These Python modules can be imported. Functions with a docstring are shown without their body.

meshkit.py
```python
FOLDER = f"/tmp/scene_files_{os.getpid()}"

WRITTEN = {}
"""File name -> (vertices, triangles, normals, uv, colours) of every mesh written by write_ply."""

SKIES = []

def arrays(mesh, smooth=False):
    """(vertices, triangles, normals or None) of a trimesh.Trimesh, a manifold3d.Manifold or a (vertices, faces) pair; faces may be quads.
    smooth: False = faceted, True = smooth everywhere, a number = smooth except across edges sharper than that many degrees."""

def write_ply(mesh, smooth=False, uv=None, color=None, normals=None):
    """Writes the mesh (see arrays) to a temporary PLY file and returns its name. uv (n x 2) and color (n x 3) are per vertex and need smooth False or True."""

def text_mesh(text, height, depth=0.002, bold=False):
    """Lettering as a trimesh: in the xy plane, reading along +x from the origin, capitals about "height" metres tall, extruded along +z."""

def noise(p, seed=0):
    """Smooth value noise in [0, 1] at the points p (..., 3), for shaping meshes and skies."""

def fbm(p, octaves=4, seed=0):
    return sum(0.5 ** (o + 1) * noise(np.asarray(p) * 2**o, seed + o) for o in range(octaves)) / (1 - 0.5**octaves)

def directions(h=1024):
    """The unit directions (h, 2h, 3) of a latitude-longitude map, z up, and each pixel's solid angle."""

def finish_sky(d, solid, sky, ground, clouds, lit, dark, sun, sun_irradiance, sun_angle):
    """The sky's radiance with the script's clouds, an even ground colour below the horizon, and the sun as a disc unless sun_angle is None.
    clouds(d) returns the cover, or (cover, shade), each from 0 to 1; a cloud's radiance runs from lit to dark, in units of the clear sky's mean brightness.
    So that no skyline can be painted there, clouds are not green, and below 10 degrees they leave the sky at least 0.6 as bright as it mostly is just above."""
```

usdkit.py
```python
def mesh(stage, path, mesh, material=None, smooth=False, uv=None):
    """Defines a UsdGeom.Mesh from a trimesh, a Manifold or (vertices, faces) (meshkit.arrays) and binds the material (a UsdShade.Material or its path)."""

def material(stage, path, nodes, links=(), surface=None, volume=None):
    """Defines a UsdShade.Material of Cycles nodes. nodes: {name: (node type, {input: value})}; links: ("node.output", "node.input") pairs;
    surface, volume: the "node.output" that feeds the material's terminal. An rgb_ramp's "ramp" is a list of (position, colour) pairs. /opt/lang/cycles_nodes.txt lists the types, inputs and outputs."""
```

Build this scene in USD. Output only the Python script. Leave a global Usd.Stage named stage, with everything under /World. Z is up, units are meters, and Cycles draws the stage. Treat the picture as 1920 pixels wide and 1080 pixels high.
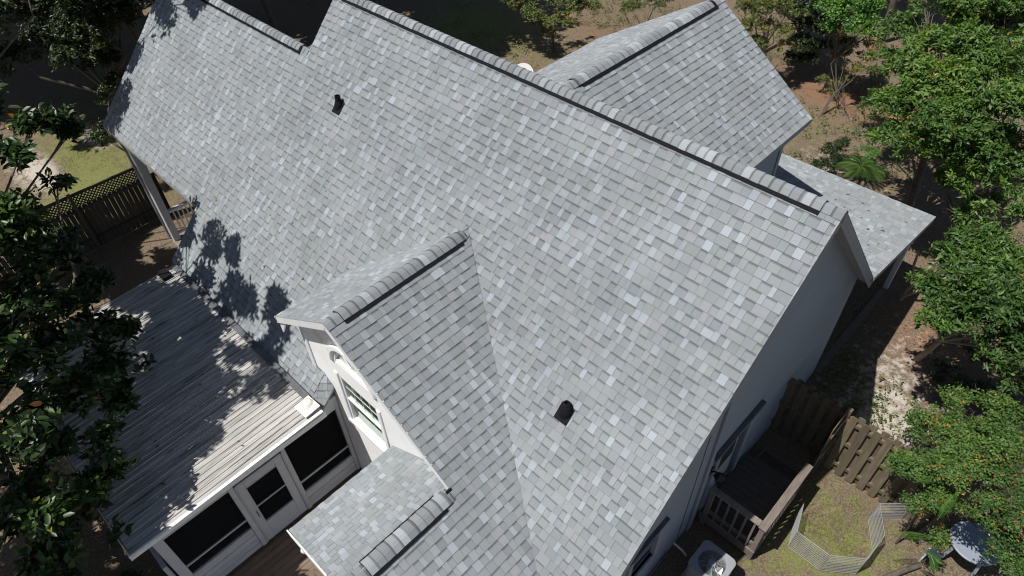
import math, random
import numpy as np
import trimesh
import usdkit, meshkit
from shapely.geometry import Polygon, box as sbox, LineString
from shapely import affinity
from pxr import Usd, UsdGeom, UsdLux, UsdShade, Gf, Sdf, Vt

stage = Usd.Stage.CreateInMemory()
UsdGeom.SetStageUpAxis(stage, 'Z')
UsdGeom.SetStageMetersPerUnit(stage, 1.0)
stage.DefinePrim('/World', 'Xform')
rng = np.random.default_rng(7)
random.seed(7)

# ------------------------------------------------------------------ camera, sky, sun, exposure
CAM_R = np.array([[0.7183350063764162, 0.6952019869507697, -0.026249113392567247], [0.47984015372269573, -0.5224207928231819, -0.7048616474893337], [-0.5037343004894284, 0.4937314174383678, -0.7088589718305935]])
CAM_C = np.array([1.685490551157856, -7.437324287208473, 12.535073612085593])
FOCAL = np.float64(23.827883454302263)
EXPOSURE = 0.18
cam = UsdGeom.Camera.Define(stage, '/World/camera')
cam.CreateFocalLengthAttr(FOCAL); cam.CreateHorizontalApertureAttr(36.0); cam.CreateVerticalApertureAttr(20.25)
cam.CreateClippingRangeAttr(Gf.Vec2f(0.1, 500)); cam.CreateExposureAttr(EXPOSURE)
M = np.eye(4); M[0, :3] = CAM_R[0]; M[1, :3] = -CAM_R[1]; M[2, :3] = -CAM_R[2]; M[3, :3] = CAM_C
cam.AddTransformOp().Set(Gf.Matrix4d(M.tolist()))

SUN = np.array([-0.19, -0.46, 1.0]); SUN /= np.linalg.norm(SUN)
SUN_EL, SUN_ROT = math.asin(SUN[2]), math.atan2(SUN[0], SUN[1])
usdkit.material(stage, '/World/Looks/sky', {
    't': ('sky_texture', {'sky_type': 'single_scattering', 'sun_disc': False, 'sun_elevation': SUN_EL, 'sun_rotation': SUN_ROT}),
    'b': ('background_shader', {'strength': 0.05})}, [('t.color', 'b.color')], surface='b.background')
dome = UsdLux.DomeLight.Define(stage, '/World/sky')
UsdShade.MaterialBindingAPI.Apply(dome.GetPrim()).Bind(UsdShade.Material.Get(stage, '/World/Looks/sky'))
dome.GetPrim().SetCustomDataByKey('kind', 'structure')
sun = UsdLux.DistantLight.Define(stage, '/World/sun')
sun.CreateNormalizeAttr(True); sun.CreateIntensityAttr(1.25); sun.CreateAngleAttr(0.53); sun.CreateColorAttr(Gf.Vec3f(1.0, 0.965, 0.915))
zx = np.cross([0, 0, 1], SUN); zx /= np.linalg.norm(zx); zy = np.cross(SUN, zx)
ML = np.eye(4); ML[0, :3] = zx; ML[1, :3] = zy; ML[2, :3] = SUN
sun.AddTransformOp().Set(Gf.Matrix4d(ML.tolist()))

# ------------------------------------------------------------------ helpers: prims
used = {}
def numbered(path):
    if path not in used:
        used[path] = 0
        return path
    used[path] += 1
    return f'{path}_{used[path]:03d}'

def tag(prim, label=None, category=None, group=None, kind=None):
    p = prim.GetPrim() if hasattr(prim, 'GetPrim') else prim
    for k, v in (('label', label), ('category', category), ('group', group), ('kind', kind)):
        if v:
            p.SetCustomDataByKey(k, v)
    return p

class Node:
    def __init__(s, path, loc):
        s.path, s.loc = path, np.asarray(loc, float)

def thing(name, label, category, loc=(0, 0, 0), group=None, kind=None):
    path = numbered('/World/' + name)
    x = UsdGeom.Xform.Define(stage, path); x.AddTranslateOp().Set(Gf.Vec3d(*map(float, loc)))
    tag(x, label, category, group, kind)
    return Node(path, loc)

def part_x(name, parent, label=None):
    path = numbered(parent.path + '/' + name)
    x = UsdGeom.Xform.Define(stage, path)
    if label: tag(x, label)
    return Node(path, parent.loc)

class MB:
    """collects geometry (world coordinates) for one mesh, with a 'tone' triple per vertex"""
    def __init__(s): s.v, s.f, s.t, s.n = [], [], [], 0
    def add(s, v, f, tone=(0.5, 0, 0)):
        v = np.asarray(v, float); f = np.asarray(f, int)
        if f.ndim == 2 and f.shape[1] == 4:
            f = np.vstack([f[:, [0, 1, 2]], f[:, [0, 2, 3]]])
        t = np.asarray(tone, float)
        if t.ndim == 1: t = np.tile(t, (len(v), 1))
        s.v.append(v); s.f.append(f + s.n); s.t.append(t); s.n += len(v)
        return s
    def obox(s, c, ax, ay, az, tone=None, bev=0.0):
        """box centred c with half-axes vectors"""
        c, ax, ay, az = (np.asarray(q, float) for q in (c, ax, ay, az))
        if tone is None: tone = (rng.random(), 0, 0)
        if bev > 0:
            la, lb, lc = (np.linalg.norm(q) for q in (ax, ay, az))
            b = min(bev, 0.45 * min(la, lb, lc))
            pts = []
            for sx in (-1, 1):
                for sy in (-1, 1):
                    for sz in (-1, 1):
                        for k in range(3):
                            o = [sx * (1 - (b / la if k != 0 else 0)), sy * (1 - (b / lb if k != 1 else 0)), sz * (1 - (b / lc if k != 2 else 0))]
                            pts.append(c + ax * o[0] + ay * o[1] + az * o[2])
            h = trimesh.convex.convex_hull(np.array(pts))
            return s.add(h.vertices, h.faces, tone)
        q = np.array([[x, y, z] for x in (-1, 1) for y in (-1, 1) for z in (-1, 1)], float)
        v = c + q[:, :1] * ax + q[:, 1:2] * ay + q[:, 2:] * az
        f = [[0, 1, 3, 2], [4, 6, 7, 5], [0, 4, 5, 1], [2, 3, 7, 6], [0, 2, 6, 4], [1, 5, 7, 3]]
        if np.dot(np.cross(ax, ay), az) < 0: f = [r[::-1] for r in f]
        return s.add(v, f, tone)
    def box(s, x0, x1, y0, y1, z0, z1, tone=None, bev=0.0):
        return s.obox(((x0 + x1) / 2, (y0 + y1) / 2, (z0 + z1) / 2), (abs(x1 - x0) / 2, 0, 0), (0, abs(y1 - y0) / 2, 0), (0, 0, abs(z1 - z0) / 2), tone, bev)
    def bar(s, p0, p1, w, h, up=(0, 0, 1), tone=None, bev=0.0):
        p0, p1, up = (np.asarray(q, float) for q in (p0, p1, up))
        d = p1 - p0; L = np.linalg.norm(d); d /= L
        if abs(d @ up) > 0.98: up = np.array([1.0, 0, 0])
        a = np.cross(up, d); a /= np.linalg.norm(a); u = np.cross(d, a)
        return s.obox((p0 + p1) / 2, d * L / 2, a * w / 2, u * h / 2, tone, bev)
    def tube(s, pts, rad, n=8, tone=(0.5, 0, 0), cap=True):
        pts = np.asarray(pts, float); rad = np.broadcast_to(rad, (len(pts),)).astype(float)
        V = []; prev = None
        for i in range(len(pts)):
            d = pts[min(i + 1, len(pts) - 1)] - pts[max(i - 1, 0)]; d /= np.linalg.norm(d) + 1e-12
            if prev is None:
                a = np.cross(d, [0.31, 0.2, 0.93]);
                if np.linalg.norm(a) < 1e-3: a = np.cross(d, [1, 0, 0])
            else: a = prev - d * (prev @ d)
            a /= np.linalg.norm(a); prev = a; b = np.cross(d, a)
            th = np.linspace(0, 2 * np.pi, n, endpoint=False)
            V.append(pts[i] + rad[i] * (np.cos(th)[:, None] * a + np.sin(th)[:, None] * b))
        V = np.vstack(V); F = []
        for i in range(len(pts) - 1):
            for k in range(n):
                a0, a1 = i * n + k, i * n + (k + 1) % n
                F.append([a0, a1, a1 + n, a0 + n])
        s.add(V, F, tone)
        if cap:
            for i, fl in ((0, True), (len(pts) - 1, False)):
                ring = V[i * n:(i + 1) * n]; c = ring.mean(0)
                ff = [[n, (k + 1) % n, k] if fl else [n, k, (k + 1) % n] for k in range(n)]
                s.add(np.vstack([ring, c]), ff, tone)
        return s
    def lathe(s, base, prof, axis=(0, 0, 1), n=20, tone=(0.5, 0, 0)):
        """prof: (radius, height) pairs along axis"""
        base = np.asarray(base, float); ax = np.asarray(axis, float); ax /= np.linalg.norm(ax)
        a = np.cross(ax, [1, 0, 0]);
        if np.linalg.norm(a) < 1e-3: a = np.cross(ax, [0, 1, 0])
        a /= np.linalg.norm(a); b = np.cross(ax, a); th = np.linspace(0, 2 * np.pi, n, endpoint=False)
        V = np.vstack([base + ax * h + r * (np.cos(th)[:, None] * a + np.sin(th)[:, None] * b) for r, h in prof])
        F = [[i * n + k, i * n + (k + 1) % n, (i + 1) * n + (k + 1) % n, (i + 1) * n + k] for i in range(len(prof) - 1) for k in range(n)]
        return s.add(V, F, tone)
    def poly_prism(s, pts, off, tone=(0.5, 0, 0)):
        """planar polygon pts (3-D, n x 3) extruded by vector off; convex or not (earcut through trimesh)"""
        pts = np.asarray(pts, float); off = np.asarray(off, float); n = len(pts)
        nrm = off / np.linalg.norm(off); a = pts[1] - pts[0]; a = a - nrm * (a @ nrm); a /= np.linalg.norm(a); b = np.cross(nrm, a)
        uv = np.c_[(pts - pts[0]) @ a, (pts - pts[0]) @ b]
        if Polygon(uv).exterior.is_ccw is False: pts, uv = pts[::-1], uv[::-1]
        P = Polygon(uv); tv, tf = trimesh.creation.triangulate_polygon(P, engine='earcut')
        key = {tuple(np.round(q, 6)): i for i, q in enumerate(uv)}
        idx = np.array([key[tuple(np.round(q, 6))] for q in tv]); tf = idx[tf]
        def area(t): return np.cross(uv[t[1]] - uv[t[0]], uv[t[2]] - uv[t[0]])
        tf = np.array([t if area(t) > 0 else t[::-1] for t in tf])
        s.add(pts + off, tf, tone); s.add(pts, tf[:, ::-1], tone)
        s.add(np.vstack([pts, pts + off]), [[i, (i + 1) % n, n + (i + 1) % n, n + i] for i in range(n)], tone)
        return s
    def build(s, name, mat, parent=None, smooth=False, label=None, kind=None, category=None, group=None):
        root = parent.path if parent else '/World'
        path = numbered(root + '/' + name)
        v = np.vstack(s.v) - (parent.loc if parent is not None else 0); f = np.vstack(s.f); t = np.vstack(s.t)
        if smooth is not False and smooth is not True:
            m = usdkit.mesh(stage, path, trimesh.Trimesh(v, f, process=True, merge_norm=True), 'x' and UsdShade.Material.Get(stage, '/World/Looks/' + mat), smooth=smooth)
        else:
            m = usdkit.mesh(stage, path, (v, f), UsdShade.Material.Get(stage, '/World/Looks/' + mat), smooth=smooth)
            pv = UsdGeom.PrimvarsAPI(m).CreatePrimvar('tone', Sdf.ValueTypeNames.Float3Array, 'vertex')
            pv.Set(Vt.Vec3fArray.FromNumpy(t.astype(np.float32)))
        tag(m, label, category, group, kind)
        return Node(path, parent.loc if parent is not None else (0, 0, 0))

# ------------------------------------------------------------------ materials
def mat(name, nodes, links, surface='p.BSDF', volume=None):
    return usdkit.material(stage, '/World/Looks/' + name, nodes, links, surface=surface, volume=volume)

def simple(name, col, rough=0.6, metallic=0.0, var=0.12, scale=6.0, bump=0.0, bscale=60.0, tonevar=0.0, dirt=None, stretch=(1, 1, 1), spec=.5):
    """noise-varied principled; tonevar darkens/lightens by the tone primvar; dirt = (colour, scale, low, high)"""
    c = np.array(col); lo, hi = c * (1 - var), np.minimum(c * (1 + var), 0.95)
    nodes = {'g': ('geometry', {}), 'mp': ('mapping', {'scale': stretch}), 'n': ('noise_texture', {'scale': scale, 'detail': 6.0, 'roughness': 0.62}),
             'r': ('rgb_ramp', {'ramp': [(0.3, lo), (0.7, hi)]}), 'p': ('principled_bsdf', {'roughness': rough, 'metallic': metallic, 'specular_ior_level': spec})}
    links = [('g.position', 'mp.vector'), ('mp.vector', 'n.vector'), ('n.fac', 'r.fac')]
    out = 'r.color'
    if tonevar:
        nodes['a'] = ('attribute', {'attribute': 'tone'}); nodes['sx'] = ('separate_xyz', {})
        nodes['mr'] = ('map_range', {'from_min': 0.0, 'from_max': 1.0, 'to_min': 1 - tonevar, 'to_max': 1 + tonevar})
        nodes['vm'] = ('vector_math', {'math_type': 'scale'})
        links += [('a.vector', 'sx.vector'), ('sx.x', 'mr.value'), (out, 'vm.vector1'), ('mr.result', 'vm.scale')]
        out = 'vm.vector'
    if dirt:
        dc, ds, dl, dh = dirt
        nodes['dn'] = ('noise_texture', {'scale': ds, 'detail': 8.0, 'roughness': 0.7}); nodes['dr'] = ('map_range', {'from_min': dl, 'from_max': dh, 'to_min': 0.0, 'to_max': 1.0, 'clamp': True})
        nodes['dm'] = ('mix', {'mix_type': 'mix', 'color2': dc})
        links += [('mp.vector', 'dn.vector'), ('dn.fac', 'dr.value'), ('dr.result', 'dm.fac'), (out, 'dm.color1')]
        out = 'dm.color'
    links.append((out, 'p.base_color'))
    if bump:
        nodes['bn'] = ('noise_texture', {'scale': bscale, 'detail': 4.0}); nodes['bp'] = ('bump', {'strength': bump, 'distance': 0.01})
        links += [('mp.vector', 'bn.vector'), ('bn.fac', 'bp.height'), ('bp.normal', 'p.normal')]
    mat(name, nodes, links)

def shingle_mat(name, ramp, band=0.62):
    nodes = {'g': ('geometry', {}), 'a': ('attribute', {'attribute': 'tone'}), 's': ('separate_xyz', {}),
             'r': ('rgb_ramp', {'ramp': ramp}),
             'n': ('noise_texture', {'scale': 210.0, 'detail': 3.0, 'roughness': 0.7}), 'nr': ('map_range', {'from_min': 0.25, 'from_max': 0.75, 'to_min': 0.76, 'to_max': 1.22, 'clamp': True}),
             'w': ('noise_texture', {'scale': 0.9, 'detail': 4.0}), 'wr': ('map_range', {'from_min': 0.3, 'from_max': 0.7, 'to_min': 0.88, 'to_max': 1.08, 'clamp': True}),
             'mm': ('math', {'math_type': 'multiply'}), 'v1': ('vector_math', {'math_type': 'scale'}),
             # darker printed granule band near the top of the recessed shingle pieces (y = height in course, z = 1 for banded pieces)
             'b1': ('map_range', {'range_type': 'smoothstep', 'from_min': 0.755, 'from_max': 0.81, 'to_min': 0.0, 'to_max': 1.0, 'clamp': True}),
             'b2': ('math', {'math_type': 'multiply'}), 'b3': ('map_range', {'from_min': 0.0, 'from_max': 1.0, 'to_min': 1.0, 'to_max': band}), 'v2': ('vector_math', {'math_type': 'scale'}),
             'd1': ('map_range', {'from_min': 0.925, 'from_max': 0.955, 'to_min': 1.0, 'to_max': 0.68, 'clamp': True}), 'd2': ('math', {'math_type': 'multiply'}),  # thin dark line atop every piece: painted shade under the next butt
             'bp': ('bump', {'strength': 0.35, 'distance': 0.004}), 'p': ('principled_bsdf', {'roughness': 0.9, 'specular_ior_level': 0.25, 'diffuse_roughness': 0.3})}
    links = [('a.vector', 's.vector'), ('s.x', 'r.fac'), ('g.position', 'n.vector'), ('g.position', 'w.vector'), ('n.fac', 'nr.value'), ('w.fac', 'wr.value'),
             ('nr.result', 'mm.value1'), ('wr.result', 'mm.value2'), ('r.color', 'v1.vector1'), ('mm.value', 'v1.scale'),
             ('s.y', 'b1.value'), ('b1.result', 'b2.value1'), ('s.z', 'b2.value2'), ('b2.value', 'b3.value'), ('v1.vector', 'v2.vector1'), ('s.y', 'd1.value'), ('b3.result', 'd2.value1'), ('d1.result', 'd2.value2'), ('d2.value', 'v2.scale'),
             ('v2.vector', 'p.base_color'), ('n.fac', 'bp.height'), ('bp.normal', 'p.normal')]
    mat(name, nodes, links)

K = 0.80
def kc(r, g, b): return (r * K, g * K, b * K)
SHINGLE_RAMP = [(p_, tuple(.322 * K * q_ + (c_ - .322 * K * q_) * .84 for c_, q_ in zip(cc, (.955, 1.015, 1.03)))) for p_, cc in [(0.0, kc(.240, .264, .287)), (0.16, kc(.272, .297, .326)), (0.30, kc(.271, .303, .306)), (0.44, kc(.298, .322, .352)), (0.56, kc(.304, .336, .338)),
                (0.66, kc(.328, .340, .360)), (0.78, kc(.334, .360, .383)), (0.90, kc(.375, .412, .448)), (1.0, kc(.43, .475, .525))]]
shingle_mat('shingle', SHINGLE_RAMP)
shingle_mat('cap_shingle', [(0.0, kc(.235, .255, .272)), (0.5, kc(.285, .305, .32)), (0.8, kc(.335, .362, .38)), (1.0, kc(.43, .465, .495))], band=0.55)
simple('roof_felt', (.03, .03, .032), 0.9)
simple('black_plastic', (.010, .010, .013), 0.85, var=.3, scale=40, spec=.12)
simple('stucco', (.255, .282, .318), 0.85, var=.05, scale=2.5, bump=.25, bscale=120, dirt=((.20, .21, .22), 1.3, .58, .85))  # same whitish wall as the gable, with shade darkening put into its colour
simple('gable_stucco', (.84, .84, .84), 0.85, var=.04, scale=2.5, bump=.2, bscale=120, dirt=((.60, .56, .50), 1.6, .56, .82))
simple('white_paint', (.74, .74, .73), 0.55, var=.06, scale=8, tonevar=.04, dirt=((.40, .38, .34), 5.0, .62, .8))
simple('worn_paint', (.44, .45, .46), 0.65, var=.10, scale=10, tonevar=.06, bump=.2, dirt=((.20, .18, .16), 7.0, .60, .76), stretch=(1, .35, 1))
simple('grey_soffit', (.25, .255, .26), 0.7, var=.06, scale=6, dirt=((.25, .25, .24), 3.0, .55, .8))
simple('porch_metal', (.40, .39, .37), 0.6, var=.2, scale=3.0, tonevar=.12, bump=.1, bscale=30, dirt=((.12, .115, .11), 5.0, .47, .68), stretch=(3.0, .14, 1))
simple('porch_rib', (.45, .43, .40), 0.6, var=.2, scale=3.0, tonevar=.2, dirt=((.07, .065, .06), 6.0, .46, .64), stretch=(2.2, .2, 1))
simple('flashing', (.10, .105, .115), 0.5, var=.3, scale=4, dirt=((.05, .05, .055), 6.0, .5, .7))
simple('light_flashing', (.62, .60, .56), 0.45, var=.12, scale=6, dirt=((.30, .25, .20), 5.0, .58, .75))
simple('deck_board', (.165, .115, .085), 0.75, var=.25, scale=4, tonevar=.22, bump=.3, bscale=30, stretch=(6, .5, 6), dirt=((.07, .05, .04), 3, .58, .8))
simple('shaded_plank', (.075, .062, .053), 0.85, var=.3, scale=5, tonevar=.25, bump=.3, bscale=30, stretch=(1, 5, 5))  # landing floor wood, shade put into the colour to darken it
simple('grey_wood', (.17, .14, .12), 0.8, var=.25, scale=5, tonevar=.2, bump=.3, bscale=30, stretch=(5, 1, 5))
simple('fence_wood', (.135, .105, .072), 0.85, var=.35, scale=4, tonevar=.22, bump=.3, bscale=24, stretch=(5, 5, .6), dirt=((.10, .10, .035), 1.4, .50, .72))
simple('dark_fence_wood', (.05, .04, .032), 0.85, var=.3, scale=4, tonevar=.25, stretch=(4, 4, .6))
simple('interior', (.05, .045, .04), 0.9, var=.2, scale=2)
simple('galvanized', (.36, .365, .375), 0.5, metallic=.25, var=.12, scale=30)
simple('ac_metal', (.25, .26, .28), 0.5, var=.05, scale=12, dirt=((.30, .29, .27), 7, .6, .8))
simple('ac_dark', (.02, .022, .025), 0.6, var=.2, scale=20)
simple('ac_grille', (.12, .125, .13), 0.4, metallic=.3, var=.1, scale=20)
simple('fan_blade', (.33, .34, .36), 0.4, metallic=.5, var=.1)
simple('pvc', (.66, .65, .62), 0.4, var=.06)
simple('lamp_black', (.012, .012, .013), 0.35)
simple('table_plastic', (.22, .25, .30), 0.5, var=.06, dirt=((.26, .27, .28), 5, .55, .8))
simple('pale_slab', (.50, .63, .64), 0.7, var=.08)
simple('bark', (.10, .082, .066), 0.9, var=.35, scale=9, bump=.5, bscale=40, stretch=(1, 1, .4))
simple('tan_bark', (.30, .235, .175), 0.8, var=.25, scale=9, bump=.3, bscale=40, stretch=(1, 1, .4))
simple('door_paint', (.46, .47, .485), 0.5, var=.05, scale=8, dirt=((.33, .31, .28), 4, .6, .82))
mat('screen', {'t': ('transparent_bsdf', {'color': (1, 1, 1)}), 'd': ('diffuse_bsdf', {'color': (.014, .0135, .013)}), 'm': ('mix_closure', {'fac': .62})},
    [('t.BSDF', 'm.closure1'), ('d.BSDF', 'm.closure2')], surface='m.closure')
def pane_mat(name, tint, spec_rough=0.02):
    mat(name, {'t': ('transparent_bsdf', {'color': tint}), 'gl': ('glossy_bsdf', {'color': (.9, .95, .95), 'roughness': spec_rough, 'distribution': 'ggx'}), 'f': ('layer_weight', {'blend': .2}), 'mr': ('map_range', {'from_min': 0., 'from_max': 1., 'to_min': .03, 'to_max': .7}),
               'm': ('mix_closure', {})}, [('f.facing', 'mr.value'), ('mr.result', 'm.fac'), ('t.BSDF', 'm.closure1'), ('gl.BSDF', 'm.closure2')], surface='m.closure')
pane_mat('pane', (.82, .88, .83))
simple('blind', (.17, .21, .165), 0.6, var=.3, scale=1.6)

def leaf_mat(name, ramp, rough=.42, spec=.5, transl=.28, tcol=(.25, .40, .05)):
    nodes = {'a': ('attribute', {'attribute': 'tone'}), 's': ('separate_xyz', {}), 'r': ('rgb_ramp', {'ramp': ramp}),
             'rf': ('rgb_ramp', {'ramp': [(0, (.42, .06, .03)), (.5, (.45, .16, .04)), (1, (.50, .30, .05))]}),
             'mx': ('mix', {'mix_type': 'mix'}), 'p': ('principled_bsdf', {'roughness': rough, 'specular_ior_level': spec}), 'tm': ('mix', {'mix_type': 'multiply', 'fac': 1.0, 'color2': (1.9, 2.0, .9)}),
             't': ('translucent_bsdf', {}), 'm': ('mix_closure', {'fac': transl})}
    links = [('a.vector', 's.vector'), ('s.x', 'r.fac'), ('s.x', 'rf.fac'), ('s.z', 'mx.fac'), ('r.color', 'mx.color1'), ('rf.color', 'mx.color2'), ('mx.color', 'p.base_color'),
             ('mx.color', 'tm.color1'), ('tm.color', 't.color'), ('p.BSDF', 'm.closure1'), ('t.BSDF', 'm.closure2')]
    mat(name, nodes, links, surface='m.closure')
leaf_mat('magnolia_leaf', [(0, (0.0127, 0.028, 0.0074)), (0.6, (0.0252, 0.0542, 0.012)), (0.985, (0.0451, 0.0874, 0.0149)), (1, (0.1443, 0.1486, 0.0223))], rough=.42, spec=.45, transl=.15)
leaf_mat('broad_leaf', [(0, (0.0298, 0.0648, 0.0145)), (0.6, (0.0641, 0.1296, 0.0248)), (1, (0.1259, 0.2139, 0.0371))], rough=.5, spec=.4)
leaf_mat('shrub_leaf', [(0, (0.0342, 0.0784, 0.0192)), (0.55, (0.0686, 0.138, 0.0287)), (1, (0.1324, 0.2117, 0.0407))], rough=.55, spec=.35)
leaf_mat('lime_leaf', [(0, (0.0398, 0.1063, 0.018)), (0.6, (0.0729, 0.175, 0.0281)), (1, (0.1192, 0.2375, 0.0394))], rough=.5)
leaf_mat('olive_leaf', [(0, (0.0515, 0.0783, 0.0219)), (0.6, (0.0944, 0.1242, 0.0316)), (1, (0.1717, 0.1755, 0.0413))], rough=.5)
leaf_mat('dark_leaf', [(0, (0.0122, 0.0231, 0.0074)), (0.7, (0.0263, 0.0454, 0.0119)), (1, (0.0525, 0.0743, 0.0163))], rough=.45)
leaf_mat('fern_leaf', [(0, (.05, .12, .02)), (1, (.10, .20, .035))], rough=.45, transl=.35)
leaf_mat('grass_blade', [(0, (.07, .105, .026)), (.45, (.13, .15, .045)), (.75, (.26, .22, .10)), (1, (.38, .30, .17))], rough=.7, spec=.2, transl=.25)
leaf_mat('dry_leaf', [(0, (.07, .04, .022)), (.5, (.16, .10, .06)), (1, (.30, .21, .13))], rough=.75, spec=.2, transl=.1)

# ground: bare sandy soil, straw, leaf litter and thin lawn by where they are (primvar tone: x = lawn, y = straw, z = pale sand)
mat('ground', {'g': ('geometry', {}), 'a': ('attribute', {'attribute': 'tone'}), 's': ('separate_xyz', {}),
    'n1': ('noise_texture', {'scale': 1.1, 'detail': 8.0, 'roughness': .68}), 'n2': ('noise_texture', {'scale': 28.0, 'detail': 6.0, 'roughness': .75}), 'n3': ('noise_texture', {'scale': 4.0, 'detail': 8.0, 'roughness': .7}),
    'soil': ('rgb_ramp', {'ramp': [(.22, (.05, .037, .026)), (.45, (.125, .095, .065)), (.6, (.21, .165, .118)), (.78, (.33, .27, .20))]}),
    'straw': ('rgb_ramp', {'ramp': [(.22, (.075, .038, .024)), (.45, (.17, .092, .056)), (.6, (.26, .155, .10)), (.78, (.36, .25, .17))]}),
    'grass': ('rgb_ramp', {'ramp': [(.22, (.055, .075, .020)), (.45, (.13, .145, .046)), (.6, (.21, .205, .085)), (.78, (.33, .28, .16))]}),
    'sand': ('rgb_ramp', {'ramp': [(.22, (.24, .21, .175)), (.45, (.40, .36, .31)), (.6, (.48, .435, .38)), (.78, (.56, .52, .46))]}),
    'o1': ('math', {'math_type': 'subtract', 'value2': .5}), 'gx': ('math', {'math_type': 'multiply_add', 'value2': 2.4}), 'gc': ('map_range', {'from_min': .30, 'from_max': .70, 'to_min': 0., 'to_max': 1., 'clamp': True}),
    'sx': ('math', {'math_type': 'multiply_add', 'value2': 2.4}), 'sc': ('map_range', {'from_min': .30, 'from_max': .70, 'to_min': 0., 'to_max': 1., 'clamp': True}),
    'zx': ('math', {'math_type': 'multiply_add', 'value2': 2.4}), 'zc': ('map_range', {'from_min': .30, 'from_max': .70, 'to_min': 0., 'to_max': 1., 'clamp': True}),
    'm1': ('mix', {'mix_type': 'mix'}), 'm2': ('mix', {'mix_type': 'mix'}), 'm3': ('mix', {'mix_type': 'mix'}),
    'bp': ('bump', {'strength': .6, 'distance': .03}), 'p': ('principled_bsdf', {'roughness': .95, 'specular_ior_level': .1})},
    [('g.position', 'n1.vector'), ('g.position', 'n2.vector'), ('g.position', 'n3.vector'), ('a.vector', 's.vector'),
     ('n2.fac', 'soil.fac'), ('n2.fac', 'straw.fac'), ('n2.fac', 'grass.fac'), ('n2.fac', 'sand.fac'),
     ('n3.fac', 'o1.value1'), ('o1.value', 'gx.value1'), ('s.x', 'gx.value3'), ('gx.value', 'gc.value'),
     ('o1.value', 'sx.value1'), ('s.y', 'sx.value3'), ('sx.value', 'sc.value'), ('o1.value', 'zx.value1'), ('s.z', 'zx.value3'), ('zx.value', 'zc.value'),
     ('soil.color', 'm1.color1'), ('straw.color', 'm1.color2'), ('sc.result', 'm1.fac'), ('m1.color', 'm2.color1'), ('sand.color', 'm2.color2'), ('zc.result', 'm2.fac'),
     ('m2.color', 'm3.color1'), ('grass.color', 'm3.color2'), ('gc.result', 'm3.fac'), ('m3.color', 'p.base_color'), ('n2.fac', 'bp.height'), ('bp.normal', 'p.normal')])
simple('concrete', (.40, .375, .33), .85, var=.1, scale=6, bump=.2)

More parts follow.
